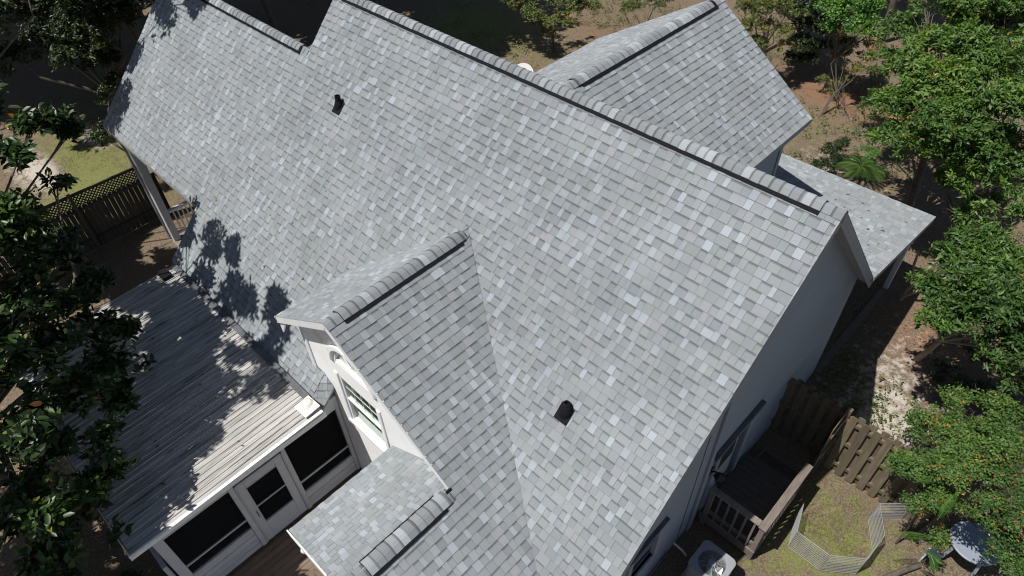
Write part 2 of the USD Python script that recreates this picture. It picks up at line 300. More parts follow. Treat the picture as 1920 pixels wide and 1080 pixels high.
# ------------------------------------------------------------------ ground
def sstep(a, b, x): t = np.clip((x - a) / (b - a), 0, 1); return t * t * (3 - 2 * t)
def ground_z(x, y):
    x, y = np.asarray(x, float), np.asarray(y, float)
    low = -0.5 * (1 - sstep(-6.0, -1.5, x)) * (1 - sstep(1, 6, y)) - 0.5 * sstep(-4.4, -5.2, y) * sstep(-4.2, -1.4, x) * (1 - sstep(-1.0, -.5, x))
    bumps = 0.10 * (meshkit.fbm(np.stack([x * .35, y * .35, 0 * x], -1), 3, 3) - .5) + 0.03 * (meshkit.fbm(np.stack([x * 2.2, y * 2.2, 0 * x], -1), 3, 5) - .5)
    return low + bumps * sstep(0, 1.5, np.maximum(np.abs(x + 6) - 6.5, np.abs(y) - 5.5) + .8)
def weights(x, y):
    x, y = np.asarray(x, float), np.asarray(y, float)
    def blob(cx, cy, rx, ry): return np.exp(-(((x - cx) / rx) ** 2 + ((y - cy) / ry) ** 2))
    lawn = 0.62 * blob(2.0, .2, 1.6, 1.9) + .80 * blob(-23.5, -3.6, 2.6, 2.2) + .8 * blob(-20, -5, 2.2, 2.0) + .42 * blob(-5.5, 13.2, 2.4, 2.2) + .8 * blob(-19.5, 11.5, 3.0, 2.4) + .4 * blob(-13, 12, 3, 2) + .3 * blob(-15, 3, 4, 6)
    straw = .8 * blob(-5.0, 16.2, 3.2, 1.7) + .5 * blob(1.2, 6.6, 1.5, 1.6) + .55 * blob(-13, 14, 4, 2.4) + .45 * blob(-32, -1, 6, 3) + .4 * blob(0, 11, 4, 3)
    sand = .85 * blob(-23.2, -5.2, 1.9, .75) + .8 * blob(-23.9, -3.0, 1.3, .5) + .65 * blob(1.6, 3.6, 1.3, 1.3) + .4 * blob(-3.4, 12.0, 1.8, 1.2) + .35 * blob(1, 5.5, 1, 1.5)
    lawn = lawn * (1 - .95 * np.clip(sand, 0, 1))
    return np.stack([np.clip(lawn, 0, 1), np.clip(straw, 0, 1), np.clip(sand, 0, 1)], -1)
xs = np.unique(np.r_[np.linspace(-400, -60, 18), np.arange(-60, 20.01, .4), np.linspace(20, 400, 20)])
ys = np.unique(np.r_[np.linspace(-400, -30, 18), np.arange(-30, 50.01, .4), np.linspace(50, 400, 20)])
gx, gy = np.meshgrid(xs, ys, indexing='ij')
gz = ground_z(gx, gy)
nxg, nyg = gx.shape
ii = np.arange(nxg * nyg).reshape(nxg, nyg)
gb = MB().add(np.stack([gx, gy, gz], -1).reshape(-1, 3), np.stack([ii[:-1, :-1], ii[1:, :-1], ii[1:, 1:], ii[:-1, 1:]], -1).reshape(-1, 4), weights(gx, gy).reshape(-1, 3))
gnode = gb.build('ground', 'ground', smooth=True, kind='structure')

# ------------------------------------------------------------------ the house
H = 7.208                # main ridge height
house = thing('house', 'large pale stucco house under a steep grey shingle roof', 'house', (-6, 0, 0))
COURSE = 0.143
all_shingles = []        # (score, roof node, verts, faces, tone)

def project(P):
    q = (np.atleast_2d(P) - CAM_C) @ CAM_R.T
    z = np.maximum(q[:, 2], .01); fpx = FOCAL / 36 * 1920
    return 960 + fpx * q[:, 0] / z, 540 + fpx * q[:, 1] / z, q[:, 2]

def roof_plane(name, poly, plane, up, label=None, w_start=None, thick=0.13, lighter=0.0, tabw=(.08, .165), deck_mat='grey_soffit', seed=0, shingles=True):
    """poly: plan polygon [(x, y)]; plane z = a x + b y + c; up = plan direction of the up-slope. Lays courses of single shingle pieces on a roof slab."""
    r = np.random.default_rng(100 + seed)
    a, b, c = plane
    node = part_x(name, house, label)
    P = Polygon(poly)
    pts = np.array([(x, y, a * x + b * y + c) for x, y in poly])
    n = np.array([-a, -b, 1.0]); n /= np.linalg.norm(n)
    MB().poly_prism(pts - n * .004, (0, 0, -thick)).build('roof_slab', deck_mat, node)
    MB().poly_prism(pts - n * .002, n * .0016).build('roof_felt', 'roof_felt', node)
    if not shingles: return node
    up = np.array([up[0], up[1], 0.0]); up[2] = a * up[0] + b * up[1]; up /= np.linalg.norm(up)
    u = np.cross(up, n); u /= np.linalg.norm(u)
    O = pts[0]
    UV = np.c_[(pts - O) @ u, (pts - O) @ up]
    S = Polygon(UV)
    if not S.is_valid: S = S.buffer(0)
    umin, vmin, umax, vmax = S.bounds
    w0 = vmin if w_start is None else w_start
    k = 0; count = 0
    import shapely
    while w0 + k * COURSE < vmax - .01:
        va = w0 + k * COURSE; vb = va + COURSE
        x = umin - r.random() * .3
        kind = r.random() < .5
        last_tone = -1
        while x < umax:
            wdt = r.uniform(*tabw) if r.random() < .86 else r.uniform(tabw[1], tabw[1] * 1.5)
            if kind: wdt *= .9
            pale = kind and r.random() < .34
            if pale: wdt = r.uniform(.07, .125)
            x1 = x + wdt
            cell = sbox(x + .0016, va, x1 - .0016, vb + .012)
            x = x1
            kcur = kind
            kind = (not kind) if r.random() < .90 else kind
            tone = float(np.clip(r.normal((.58 if kcur else .40) + lighter, .19), 0, 1))
            if pale: tone = r.uniform(.76, 1.0)
            if S.contains(cell): rings = [np.array(cell.exterior.coords)[:-1]]
            elif S.intersects(cell):
                g = S.intersection(cell)
                rings = [np.array(q.exterior.coords)[:-1] for q in getattr(g, 'geoms', [g]) if q.geom_type == 'Polygon' and q.area > 2e-4]
            else: continue
            hb = (0.0125 if kcur else 0.0072) + r.uniform(-.0008, .0012)
            for ring in rings:
                if not Polygon(ring).exterior.is_ccw: ring = ring[::-1]
                t = np.clip((ring[:, 1] - va) / (vb - va), 0, 1.1)
                hh = hb * (1 - .93 * t) + .0012
                base = O + ring[:, :1] * u + ring[:, 1:] * up
                top = base + hh[:, None] * n
                m = len(ring)
                F = [[0, i, i + 1] for i in range(1, m - 1)]
                V = np.vstack([top, base])
                G = []
                for i in range(m):
                    j = (i + 1) % m
                    if ring[i, 1] > vb - .004 and ring[j, 1] > vb - .004: continue
                    G += [[m + i, m + j, j], [m + i, j, i]]
                F = F + G
                orient = np.dot(np.cross(V[1] - V[0], V[2] - V[0]), n)
                F = np.array(F)
                if orient < 0: F = F[:, ::-1]
                band = 1.0 if (not kcur and r.random() < .85) else (0.25 if r.random() < .25 else 0.0)
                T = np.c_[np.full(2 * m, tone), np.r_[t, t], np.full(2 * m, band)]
                ctr = top.mean(0); px, py, zz = project(ctr)
                d = CAM_C - ctr; L = np.linalg.norm(d)
                sc = Polygon(ring).area * (d @ n) / L ** 3 if (0 < px[0] < 1920 and 0 < py[0] < 1080) else -1.0
                all_shingles.append((sc, node, V, F, T)); count += 1
        k += 1
    return node

def zmain(y): return H + y
YE, YW = -4.90, -3.92          # eaves of the main slope and of the wing
XL, XM, XG = -16.9, -10.57, -11.84
YWR = -.935                    # wing ridge, lower on the same slope
# front cross gable
GX, GZ, TG = -4.944, 5.32, .664
GY0, GY1 = -1.888, -4.78       # ridge from the main slope to the gable end
gR = (-TG, 0, GZ + TG * GX)    # right slope plane
gL = (TG, 0, GZ - TG * GX)
def vz_r(x): return GZ - TG * (x - GX)          # height of the right slope
LX, LY = -2.43, -6.72          # lower entry gable: ridge and front end
LZ = vz_r(LX)
GEL = -6.87                    # left eave of the cross gable
val_r = lambda x: vz_r(x) - H  # y on the main slope where the right slope meets it
val_l = lambda x: GZ + TG * (x - GX) - H
XR = -.42
main_poly = [(XG, YE), (-6.30, YE), (-6.30, -4.34), (GEL, val_l(GEL)), (GX, GY0), (XR, val_r(XR)), (0, YE), (0, -.02), (XM, -.02), (XM, YWR), (XL, YWR), (XL, YW), (XG, YW)]
roof_plane('main_roof', main_poly, (0, 1, H), (0, 1), 'broad front roof slope with two black vent pipes', seed=1)
roof_plane('rear_roof', [(0, 4.2), (XM, 4.2), (XM, .02), (0, .02)], (0, -1, H), (0, -1), seed=2)
roof_plane('wing_rear_roof', [(XM - .01, 2.2), (XL, 2.2), (XL, YWR + .02), (XM - .01, YWR + .02)], (0, -1, H + 2 * YWR), (0, -1), seed=3)
roof_plane('gable_roof', [(XR + .1, GY1 - 1.9), (XR + .1, val_r(XR + .1)), (GX + .01, GY0 - .02), (GX + .01, GY1), (LX, GY1), (LX, LY), (XR + .1, LY)], gR, (-1, 0), 'right slope of the front cross gable', seed=4, deck_mat='white_paint')
roof_plane('gable_roof', [(GEL, GY1), (GX - .01, GY1), (GX - .01, GY0 - .02), (GEL, val_l(GEL))], gL, (1, 0), 'narrow left slope of the front cross gable', seed=5, deck_mat='white_paint')
LE = -4.40
roof_plane('entry_roof', [(LE, LY + .12), (LX - .01, LY), (LX - .01, GY1 + .285), (LE, GY1 + .285)], (TG, 0, LZ - TG * LX), (1, 0), 'small low roof over the entry', seed=6)
# back cross gable
BX, BZ, TB = -5.10, 6.80, .718
BY1 = 5.5
bvr = lambda x: H - (BZ - TB * (x - BX)); bvl = lambda x: H - (BZ + .60 * (x - BX))
BE = -2.56; BEL = -8.12; TBL = .60
roof_plane('back_gable_roof', [(BE, BY1), (BX + .01, BY1), (BX + .01, H - BZ + .02), (BE, bvr(BE))], (-TB, 0, BZ + TB * BX), (-1, 0), 'right slope of the back cross gable', seed=7)
roof_plane('back_gable_roof', [(BEL, BY1), (BEL, bvl(BEL)), (BX - .01, H - BZ + .02), (BX - .01, BY1)], (TBL, 0, BZ - TBL * BX), (1, 0), 'left slope of the back cross gable', seed=8)
# low back porch roof
PZ0, PS = 3.2, .24
roof_plane('back_porch_roof', [(.04, 8.03), (-5.0, 8.03), (-5.0, 3.95), (.04, 3.95)], (0, -PS, PZ0 + PS * 4.2), (0, -1), 'low flat pitched roof over the back porch', seed=9, tabw=(.12, .24), lighter=.12)  # tone raised in place of the brighter sunlight on this low slope
# small hipped return beside the gable wall
hz = YE + H
roof_plane('roof_return', [(-6.32, YE), (-6.08, YE), (-6.08, -4.52), (-6.32, -4.36)], (-.9, 1, H - .9 * 6.32), (-.9, 1), 'small hipped return beside the white gable wall', seed=10, thick=.06)

# sort the shingles: the 300 that show largest become parts, the rest of each slope one part
order = sorted(range(len(all_shingles)), key=lambda i: -all_shingles[i][0])
big = set(order[:300])
rest = {}
for i, (sc, node, V, F, T) in enumerate(all_shingles):
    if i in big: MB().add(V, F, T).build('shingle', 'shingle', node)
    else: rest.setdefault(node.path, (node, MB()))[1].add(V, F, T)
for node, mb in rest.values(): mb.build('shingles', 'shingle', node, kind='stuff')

# ridge vents and cap shingles
def ridge(name, p0, p1, sl0, sl1, v0=None, v1=None, step=.14, half=.135, label=None, flip=False, seed=0):
    """p0 -> p1 along the ridge; sl0/sl1: unit down-slope vectors to either side; v0..v1: metres along the ridge with a black vent under the caps"""
    r = np.random.default_rng(900 + seed)
    node = part_x(name, house, label)
    p0, p1 = np.asarray(p0, float), np.asarray(p1, float); L = np.linalg.norm(p1 - p0); d = (p1 - p0) / L
    sl = [np.asarray(q, float) / np.linalg.norm(q) for q in (sl0, sl1)]
    nr = []
    for q in sl:
        m = np.cross(d, q); m /= np.linalg.norm(m); nr.append(m if m[2] > 0 else -m)
    def prof(lift, hw, rise=0):
        """five-point rounded profile over the ridge"""
        out = []
        for t in (-1, -.62, -.28, 0, .28, .62, 1):
            k = 0 if t < 0 else 1
            q = sl[k] * abs(t) * hw + nr[k] * lift
            if t == 0: q = (nr[0] + nr[1]) / 2 * lift - np.array([0, 0, .012])
            if abs(t) == .28: q = q - np.array([0, 0, .002])
            out.append(q)
        return np.array(out)
    if v0 is not None:
        vb = MB(); hw = half + .050
        A = prof(.030, hw); Bt = prof(.003, hw)
        ring = np.vstack([A, Bt[::-1]])
        mpts = len(ring); Va = ring + p0 + d * v0; Vb = ring + p0 + d * v1
        F = [[i, (i + 1) % mpts, mpts + (i + 1) % mpts, mpts + i] for i in range(mpts)]
        vb.add(np.vstack([Va, Vb]), F, (.5, 0, 0))
        for off in (0, mpts):
            vb.add((Va if off == 0 else Vb), [[i, i + 1, mpts - 2 - i] for i in range(6)] + [[i, mpts - 2 - i, mpts - 1 - i] for i in range(7)], (.5, 0, 0))
        vb.build('ridge_vent', 'black_plastic', node)
    k = 0
    while k * step < L - .02:
        s0 = max(0, k * step + (r.uniform(-.012, .012) if k else 0)); s1 = min(s0 + step + .03, L + .0)
        inside = v0 is not None and v0 - .02 < s0 < v1 - .04
        lift = .034 if inside else .012
        tone = float(np.clip(r.normal(.45, .22), 0, 1)) if r.random() < .86 else r.uniform(.9, 1)
        hi, lo = prof(lift + .0085 + r.uniform(-.002, .002), half + r.uniform(-.006, .006)), prof(lift + .001, half)
        ea, eb = (hi, lo)
        Va = ea + p0 + d * s0; Vb = eb + p0 + d * s1
        m = len(Va); V = np.vstack([Va, Vb, prof(lift - .006, half) + p0 + d * s0, prof(lift - .008, half) + p0 + d * s1])
        F = [[i, i + 1, m + i + 1, m + i] for i in range(m - 1)] + [[2 * m + i, 2 * m + i + 1, i + 1, i] for i in range(m - 1)] + [[0, m, 3 * m, 2 * m], [m - 1, 2 * m - 1, 4 * m - 1, 3 * m - 1]]
        T = np.c_[np.full(4 * m, tone), np.r_[np.zeros(m), np.full(m, 1.2), np.zeros(m), np.full(m, 1.2)], np.full(4 * m, .9)]
        # fix orientation: top faces up
        F = np.array(F); q = F[0]; 
        if np.cross(V[q[1]] - V[q[0]], V[q[2]] - V[q[0]])[2] < 0: F = F[:, ::-1]
        MB().add(V, F, T).build('cap_shingle', 'cap_shingle', node)
        k += 1
    return node
s2 = math.sqrt(.5)
ridge('main_ridge', (0, 0, H), (XM, 0, H), (0, -1, -1), (0, 1, -1), .27, 10.3, label='main roof ridge with black vent strip under cap shingles', seed=1)
ridge('wing_ridge', (XM - .0, YWR, H + YWR), (XL, YWR, H + YWR), (0, -1, -1), (0, 1, -1), .22, 6.2, seed=2)
ridge('gable_ridge', (GX, GY1, GZ), (GX, GY0 - .12, GZ), (1, 0, -TG), (-1, 0, -TG), .27, 2.62, seed=3)
ridge('entry_ridge', (LX, LY, LZ), (LX, GY1 - .02, LZ), (1, 0, -TG), (-1, 0, -TG), .42, 1.74, seed=4)
ridge('back_gable_ridge', (BX, BY1, BZ), (BX, H - BZ + .05, BZ), (1, 0, -TB), (-1, 0, -TBL), .3, BY1 - .95, seed=5)
MB().obox((GX + 2.5, GY1 - .02, vz_r(GX + 2.5) + .0), (.02, 0, -.0133), (0, .05, 0), (.004, 0, .006)).build('flashing', 'black_plastic', house)

# plumbing vents
def vent_pipe(x, y, hgt, lab, capped):
    z = zmain(y); n = np.array([0, -s2, s2]); up = np.array([0, s2, s2])
    node = part_x('vent_pipe', house, lab)
    o = np.array([x, y, z])
    MB().obox(o + n * .014 - up * .035, (.12, 0, 0), up * .135, n * .006, bev=.004).build('flashing', 'black_plastic', node)
    b = MB()
    if capped:
        b.lathe(o + np.array([0, .01, -.06]), [(.112, 0), (.114, .10), (.104, .145), (.082, .185), (.078, .215), (.066, .222), (.060, .25), (.046, .26), (.044, .275), (.030, .276), (.028, .20)], n=20)
    else:
        b.lathe(o + np.array([0, .0, -.06]), [(.095, 0), (.095, .09), (.076, .14), (.064, .17), (.056, .18), (.056, .275), (.044, .277), (.044, .15)], n=20)
    b.build('boot', 'black_plastic', node, smooth=40)
vent_pipe(-9.05, -1.42, .3, 'plain open black vent pipe on the upper roof slope', False)
vent_pipe(-1.86, -2.96, .3, 'capped black vent on the lower roof slope', True)

# walls ------------------------------------------------------------
WX = -.25
def wall_poly(name, pts, off, m, label=None): return MB().poly_prism(pts, off).build(name, m, house, label=label)
# right gable wall with openings (plane x = WX), pieces between the openings butt end to end
def rz(y): return (H + y if y < 0 else H - y) - .15
DY0, DY1, DZ = -.70, .32, 2.22          # side door
NY0, NY1, NZ0, NZ1 = -3.15, -2.40, 1.05, 2.06   # side window
yb0, yb1 = -4.72, 4.02
pieces = [[(yb0, 0), (NY0, 0), (NY0, rz(NY0)), (yb0, rz(yb0))], [(NY0, 0), (NY1, 0), (NY1, NZ0), (NY0, NZ0)], [(NY0, NZ1), (NY1, NZ1), (NY1, rz(NY1)), (NY0, rz(NY0))],
          [(NY1, 0), (DY0, 0), (DY0, rz(DY0)), (NY1, rz(NY1))], [(DY0, DZ), (DY1, DZ), (DY1, rz(DY1)), (0, rz(0)), (DY0, rz(DY0))],
          [(DY1, -.0), (yb1, -.0), (yb1, rz(yb1)), (DY1, rz(DY1))]]
wb = MB()
for p in pieces: wb.poly_prism([(WX, y, z if z > 0 else -.15) for y, z in p], (-.16, 0, 0))
wb.build('wall', 'stucco', house, label='stucco side wall with bluish grey shade put into its colour')
# soffit / rake boards of the right gable
for sgn, yend, nm in ((-1, YE, 'front'), (1, 4.2, 'rear')):
    q = MB(); dz = -1.0
    p0, p1 = np.array([-.012, 0, H - .06]), np.array([-.012, yend, H - abs(yend) - .06])
    q.bar(p0 + [0, sgn * .05, -.1], p1 + [0, 0, -.08], .02, .17, up=(0, sgn, 1))
    q.build('rake_board', 'grey_soffit', house)
    MB().obox(((WX - .0 + -.03) / 2, yend / 2, H - abs(yend) / 2 - .165), (.105, 0, 0), (0, yend / 2, -abs(yend) / 2), np.array([0, sgn * s2, s2]) * .008).build('soffit', 'grey_soffit', house)
# vertical trim, seam and lintel on the right wall
MB().box(WX + .002, WX + .045, -1.15, -1.02, 0, rz(-1.15) - .02, bev=.006).build('vertical_trim', 'stucco', house, label='tall vertical trim strip on the side wall')
MB().box(WX + .001, WX + .010, -1.46, -1.445, 0, rz(-1.46) - .02).build('wall_seam', 'flashing', house)
MB().box(WX + .002, WX + .09, -.98, .62, 2.34, 2.44, bev=.01).build('lintel', 'flashing', house, label='dark drip cap above the side door')
fr = part_x('side_door', house, 'side door in white casing at the wooden landing')
MB().box(WX - .10, WX - .05, DY0 + .06, DY1 - .06, .38, DZ - .05).build('door_panel', 'door_paint', fr)
MB().box(WX - .048, WX - .03, DY0 + .2, DY1 - .2, 1.2, 1.95).build('pane', 'ac_dark', fr)
for y0, y1, z0, z1 in ((DY0 - .12, DY0 + .02, .36, 2.32), (DY1 - .02, DY1 + .12, .36, 2.32), (DY0 + .022, DY1 - .022, 2.20, 2.32)):
    MB().box(WX + .003, WX + .05, y0, y1, z0, z1, bev=.008).build('door_casing', 'stucco', fr)
MB().box(WX - .16, WX + .0, DY0 - .0, DY1 + .0, -.1, .36).build('door_sill', 'grey_wood', fr)
wn = part_x('window', house, 'small dark window on the shaded side wall')
MB().box(WX - .12, WX - .112, NY0, NY1, NZ0, NZ1).build('backing', 'interior', wn)
MB().box(WX - .06, WX - .054, NY0 + .03, NY1 - .03, NZ0 + .03, NZ1 - .03).build('pane', 'pane', wn)
for y0, y1, z0, z1 in ((NY0 - .09, NY0 + .03, NZ0, NZ1), (NY1 - .03, NY1 + .09, NZ0, NZ1), (NY0 - .09, NY1 + .09, NZ1, NZ1 + .08), (NY0 - .1, NY1 + .1, NZ0 - .07, NZ0)):
    MB().box(WX - .05, WX + .035, y0, y1, z0, z1, bev=.006).build('frame', 'stucco', wn)
MB().box(WX - .052, WX - .01, NY0 + .031, NY1 - .031, 1.54, 1.58).build('rail', 'stucco', wn)
MB().box(WX + .002, WX + .07, NY0 - .14, NY1 + .14, 2.145, 2.2).build('lintel', 'flashing', wn)
# pipes along the foot of the wall
MB().tube([(WX + .05, -3.4, .25), (WX + .05, -1.9, .25), (WX + .05, -1.85, .05)], .022, 8).build('conduit', 'flashing', house)
MB().tube([(WX + .03, -1.62, .22), (WX + .22, -1.60, .16), (WX + .30, -1.58, .05)], .022, 8).build('drain_pipe', 'pvc', house, smooth=40)
# wall lantern
ln = part_x('wall_lantern', house, 'black lantern on a bracket beside the side door')
lx, ly, lz = -.06, -.90, 1.86
MB().box(WX + .002, WX + .03, ly - .05, ly + .05, lz - .1, lz + .1, bev=.01).tube([(WX + .02, ly, lz), (WX + .1, ly, lz + .1), (lx, ly, lz + .08)], .014, 8).build('bracket', 'lamp_black', ln)
MB().lathe((lx, ly, lz - .16), [(.0, 0), (.055, .01), (.075, .18), (.11, .19), (.04, .26), (.015, .28), (.0, .29)], n=6).build('lantern_head', 'lamp_black', ln)

# back wall, far walls (fill the body of the house)
def wall_box(x0, x1, y0, y1, z0, z1, m='stucco', name='wall'): MB().box(x0, x1, y0, y1, z0, z1).build(name, m, house)
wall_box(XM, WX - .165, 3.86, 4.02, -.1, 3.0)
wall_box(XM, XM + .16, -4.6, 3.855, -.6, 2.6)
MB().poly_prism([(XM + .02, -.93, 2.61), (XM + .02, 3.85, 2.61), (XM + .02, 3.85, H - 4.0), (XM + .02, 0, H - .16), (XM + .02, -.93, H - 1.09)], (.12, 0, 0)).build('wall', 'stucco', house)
# back gable walls
BWX = -2.90
MB().box(BWX - .16, BWX, 4.03, 5.26, 0, BZ - TB * (BWX - BX) - .15).build('wall', 'stucco', house, label='short side wall below the back cross gable')
MB().poly_prism([(BWX - .165, 5.10, 0), (BX * 2 - BWX + .165, 5.10, 0), (BX * 2 - BWX + .165, 5.10, BZ - TB * (BWX - BX) - .16), (BX, 5.10, BZ - .16), (BWX - .165, 5.10, BZ - TB * (BWX - BX) - .16)], (0, .16, 0)).build('wall', 'stucco', house)
MB().box(BX * 2 - BWX, BX * 2 - BWX + .16, 4.03, 5.26, 0, BZ - TB * (BWX - BX) - .15).build('wall', 'stucco', house)
MB().box(BWX - .10, BWX + .025, 5.265, 5.29, 2.7, 5.0).box(BWX + .003, BWX + .025, 5.16, 5.262, 2.7, 5.0).build('corner_board', 'grey_soffit', house)
# back porch posts
for px in (-.2, -2.6, -4.8):
    MB().box(px - .06, px + .06, 7.75, 7.87, -.1, PZ0 - PS * 3.6 - .14, bev=.01).build('porch_post', 'white_paint', house)
MB().box(-5.0, .0, 7.76, 7.86, 2.1, 2.22).build('porch_beam', 'white_paint', house)
MB().box(-.28, -.13, 4.05, 7.7, -.05, .02).build('porch_edge', 'grey_wood', house)

# front gable wall (y = GWY) with arched and double-hung windows -----
GWY = -4.50
gx0, gx1 = -6.63, -2.4
WL, WR, WB, WT = -5.70, -4.62, 1.86, 3.22
AXC, AR, AB = (WL + WR) / 2, .52, 3.62
th = np.linspace(0, np.pi, 17)
arch = [(AXC + AR * math.cos(t), AB + AR * math.sin(t)) for t in th]      # right to left
def gl_z(x): return GZ + TG * (x - GX) - .17
def gr_z(x): return GZ - TG * (x - GX) - .17
outer = [(gx0, -.7), (gx1, -.7), (gx1, gr_z(gx1)), (GX, GZ - .17), (gx0, gl_z(gx0))]
PW = Polygon(outer).difference(sbox(WL, WB, WR, WT)).difference(Polygon(arch))
tv, tf = trimesh.creation.triangulate_polygon(PW, engine='earcut')
ex = trimesh.creation.extrude_triangulation(tv, tf, .16)
V = np.c_[ex.vertices[:, 0], GWY + ex.vertices[:, 2], ex.vertices[:, 1]]
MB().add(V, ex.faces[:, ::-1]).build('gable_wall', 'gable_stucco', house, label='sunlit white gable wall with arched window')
MB().box(gx0 - .004, gx0 + .16, GWY + .165, -3.2, 2.4, gl_z(gx0)).build('wall', 'stucco', house)
MB().box(gx0 - .03, gx0 + .10, GWY - .028, GWY - .002, 2.2, gl_z(gx0) - .05, bev=.005).build('corner_board', 'white_paint', house)
# rake fascia of the front gable
for side in (-1, 1):
    xe = GEL if side < 0 else LX
    p0 = np.array([GX, GY1 + .012, GZ - .075]); p1 = np.array([xe, GY1 + .012, GZ - TG * abs(xe - GX) - .075])
    MB().bar(p0, p1, .022, .13, up=(side * TG, 0, 1)).build('rake_board', 'white_paint', house)
    MB().obox((p0 + p1) / 2 + [0, .14, -.075], (p1 - p0) / 2, (0, .125, 0), (0, 0, .007)).build('soffit', 'white_paint', house)
MB().obox((GEL + .02, (GY1 + val_l(GEL)) / 2, GZ - TG * abs(GEL - GX) - .07), (.012, 0, 0), (0, abs(GY1 - val_l(GEL)) / 2, 0), (0, 0, .075)).build('fascia', 'white_paint', house)
MB().poly_prism([(GEL + .02, GY1 + .03, GZ - TG * 1.92 - .1), (gx0 - .03, GY1 + .03, GZ - TG * 1.92 - .1), (GEL + .02, GY1 + .03, GZ - TG * 1.92 - .42)], (0, .03, 0)).build('eave_return', 'white_paint', house)
# double-hung window
w2 = part_x('gable_window', house, 'white double-hung window in the gable wall')
MB().box(WL + .01, WR - .01, GWY + .072, GWY + .078, WB + .01, WT - .01).build('blind', 'blind', w2)
MB().box(WL + .04, WR - .04, GWY + .055, GWY + .059, WB + .05, 2.52).build('pane', 'pane', w2)
MB().box(WL + .04, WR - .04, GWY + .035, GWY + .039, 2.56, WT - .05).build('pane', 'pane', w2)
for x0, x1, z0, z1, y0 in ((WL, WL + .055, WB, WT, 0), (WR - .055, WR, WB, WT, 0), (WL + .057, WR - .057, WT - .055, WT, 0), (WL + .057, WR - .057, WB, WB + .06, 0), (WL + .057, WR - .057, 2.52, 2.57, 0)):
    MB().box(x0, x1, GWY + .0, GWY + .07, z0, z1, bev=.005).build('sash', 'white_paint', w2)
for k in (1, 2, 3):
    x = WL + .055 + k * (WR - WL - .11) / 4
    MB().box(x - .004, x + .004, GWY + .028, GWY + .033, 2.575, WT - .057).build('muntin', 'white_paint', w2)
MB().box(WL + .06, WR - .06, GWY + .0275, GWY + .0325, 2.875, 2.883).build('muntin', 'white_paint', w2)
MB().box(WL - .07, WR + .07, GWY - .06, GWY - .002, WB - .075, WB - .01, bev=.008).build('sill', 'white_paint', w2)
for x0, x1, z0, z1 in ((WL - .10, WL - .012, WB - .008, WT + .02), (WR + .012, WR + .10, WB - .008, WT + .02)):
    MB().box(x0, x1, GWY - .03, GWY - .002, z0, z1, bev=.006).build('casing', 'gable_stucco', w2)
# arched window
w3 = part_x('arched_window', house, 'half-round window above the double-hung window')
def arc_band(r0, r1, y0, y1, n=16):
    b = MB(); t = np.linspace(0, np.pi, n + 1)
    ring = []
    for r, y in ((r1, y0), (r1, y1), (r0, y1), (r0, y0)):
        ring.append(np.c_[AXC + r * np.cos(t), np.full(n + 1, y), AB + r * np.sin(t)])
    V = np.vstack(ring); m = n + 1
    F = [[a * m + i, a * m + i + 1, ((a + 1) % 4) * m + i + 1, ((a + 1) % 4) * m + i] for a in range(4) for i in range(n)]
    F += [[0, m, 2 * m, 3 * m], [n, 3 * m + n, 2 * m + n, m + n]]
    return b.add(V, F)
arc_band(AR - .05, AR - .001, GWY + .0, GWY + .08).build('arch_frame', 'white_paint', w3)
arc_band(AR + .03, AR + .12, GWY - .05, GWY - .002).build('arch_casing', 'gable_stucco', w3)
MB().box(AXC - AR, AXC + AR, GWY + .005, GWY + .08, AB + .001, AB + .05).build('arch_sill', 'white_paint', w3)
MB().poly_prism([(x, GWY + .05, z) for x, z in [(AXC + (AR - .04) * math.cos(t), AB + .045 + (AR - .06) * math.sin(t)) for t in th]], (0, .004, 0)).build('pane', 'pane', w3)
MB().poly_prism([(x, GWY + .075, z) for x, z in arch], (0, .004, 0)).build('blind', 'blind', w3)
for t in (45, 90, 135):
    c, s_ = math.cos(math.radians(t)), math.sin(math.radians(t))
    MB().bar((AXC + .1 * c, GWY + .044, AB + .05 + .1 * s_), (AXC + .47 * c, GWY + .044, AB + .01 + .47 * s_), .01, .014, up=(0, 1, 0)).build('muntin', 'white_paint', w3)
# entry gable front wall and post below
MB().poly_prism([(LE + .3, LY + .45, -.7), (XR - .3, LY + .45, -.7), (XR - .3, LY + .45, vz_r(XR - .3) - .17), (LX, LY + .45, LZ - .17), (LE + .3, LY + .45, LZ - TG * abs(LE + .3 - LX) - .17)], (0, .14, 0)).build('wall', 'gable_stucco', house)
MB().box(LE + .3, LE + .44, LY + .6, GWY - .01, -.6, 2.2).build('wall', 'gable_stucco', house)
MB().bar((LX, LY + .012, LZ - .08), (LE, LY + .1, LZ - TG * abs(LE - LX) - .08), .022, .15, up=(-TG, 0, 1)).build('rake_board', 'white_paint', house)
fl = part_x('floodlight', house, 'small white floodlight under the entry eave')
MB().lathe((-4.12, LY + .16, 2.0), [(0, -.07), (.045, -.06), (.062, -.01), (.055, .05), (.03, .085), (0, .09)], axis=(-.3, -.8, .35), n=14).build('lamp_head', 'pvc', fl, smooth=60)
MB().tube([(-4.06, LY + .24, 2.02), (-4.02, LY + .4, 2.1)], .02, 8).build('mount', 'pvc', fl)

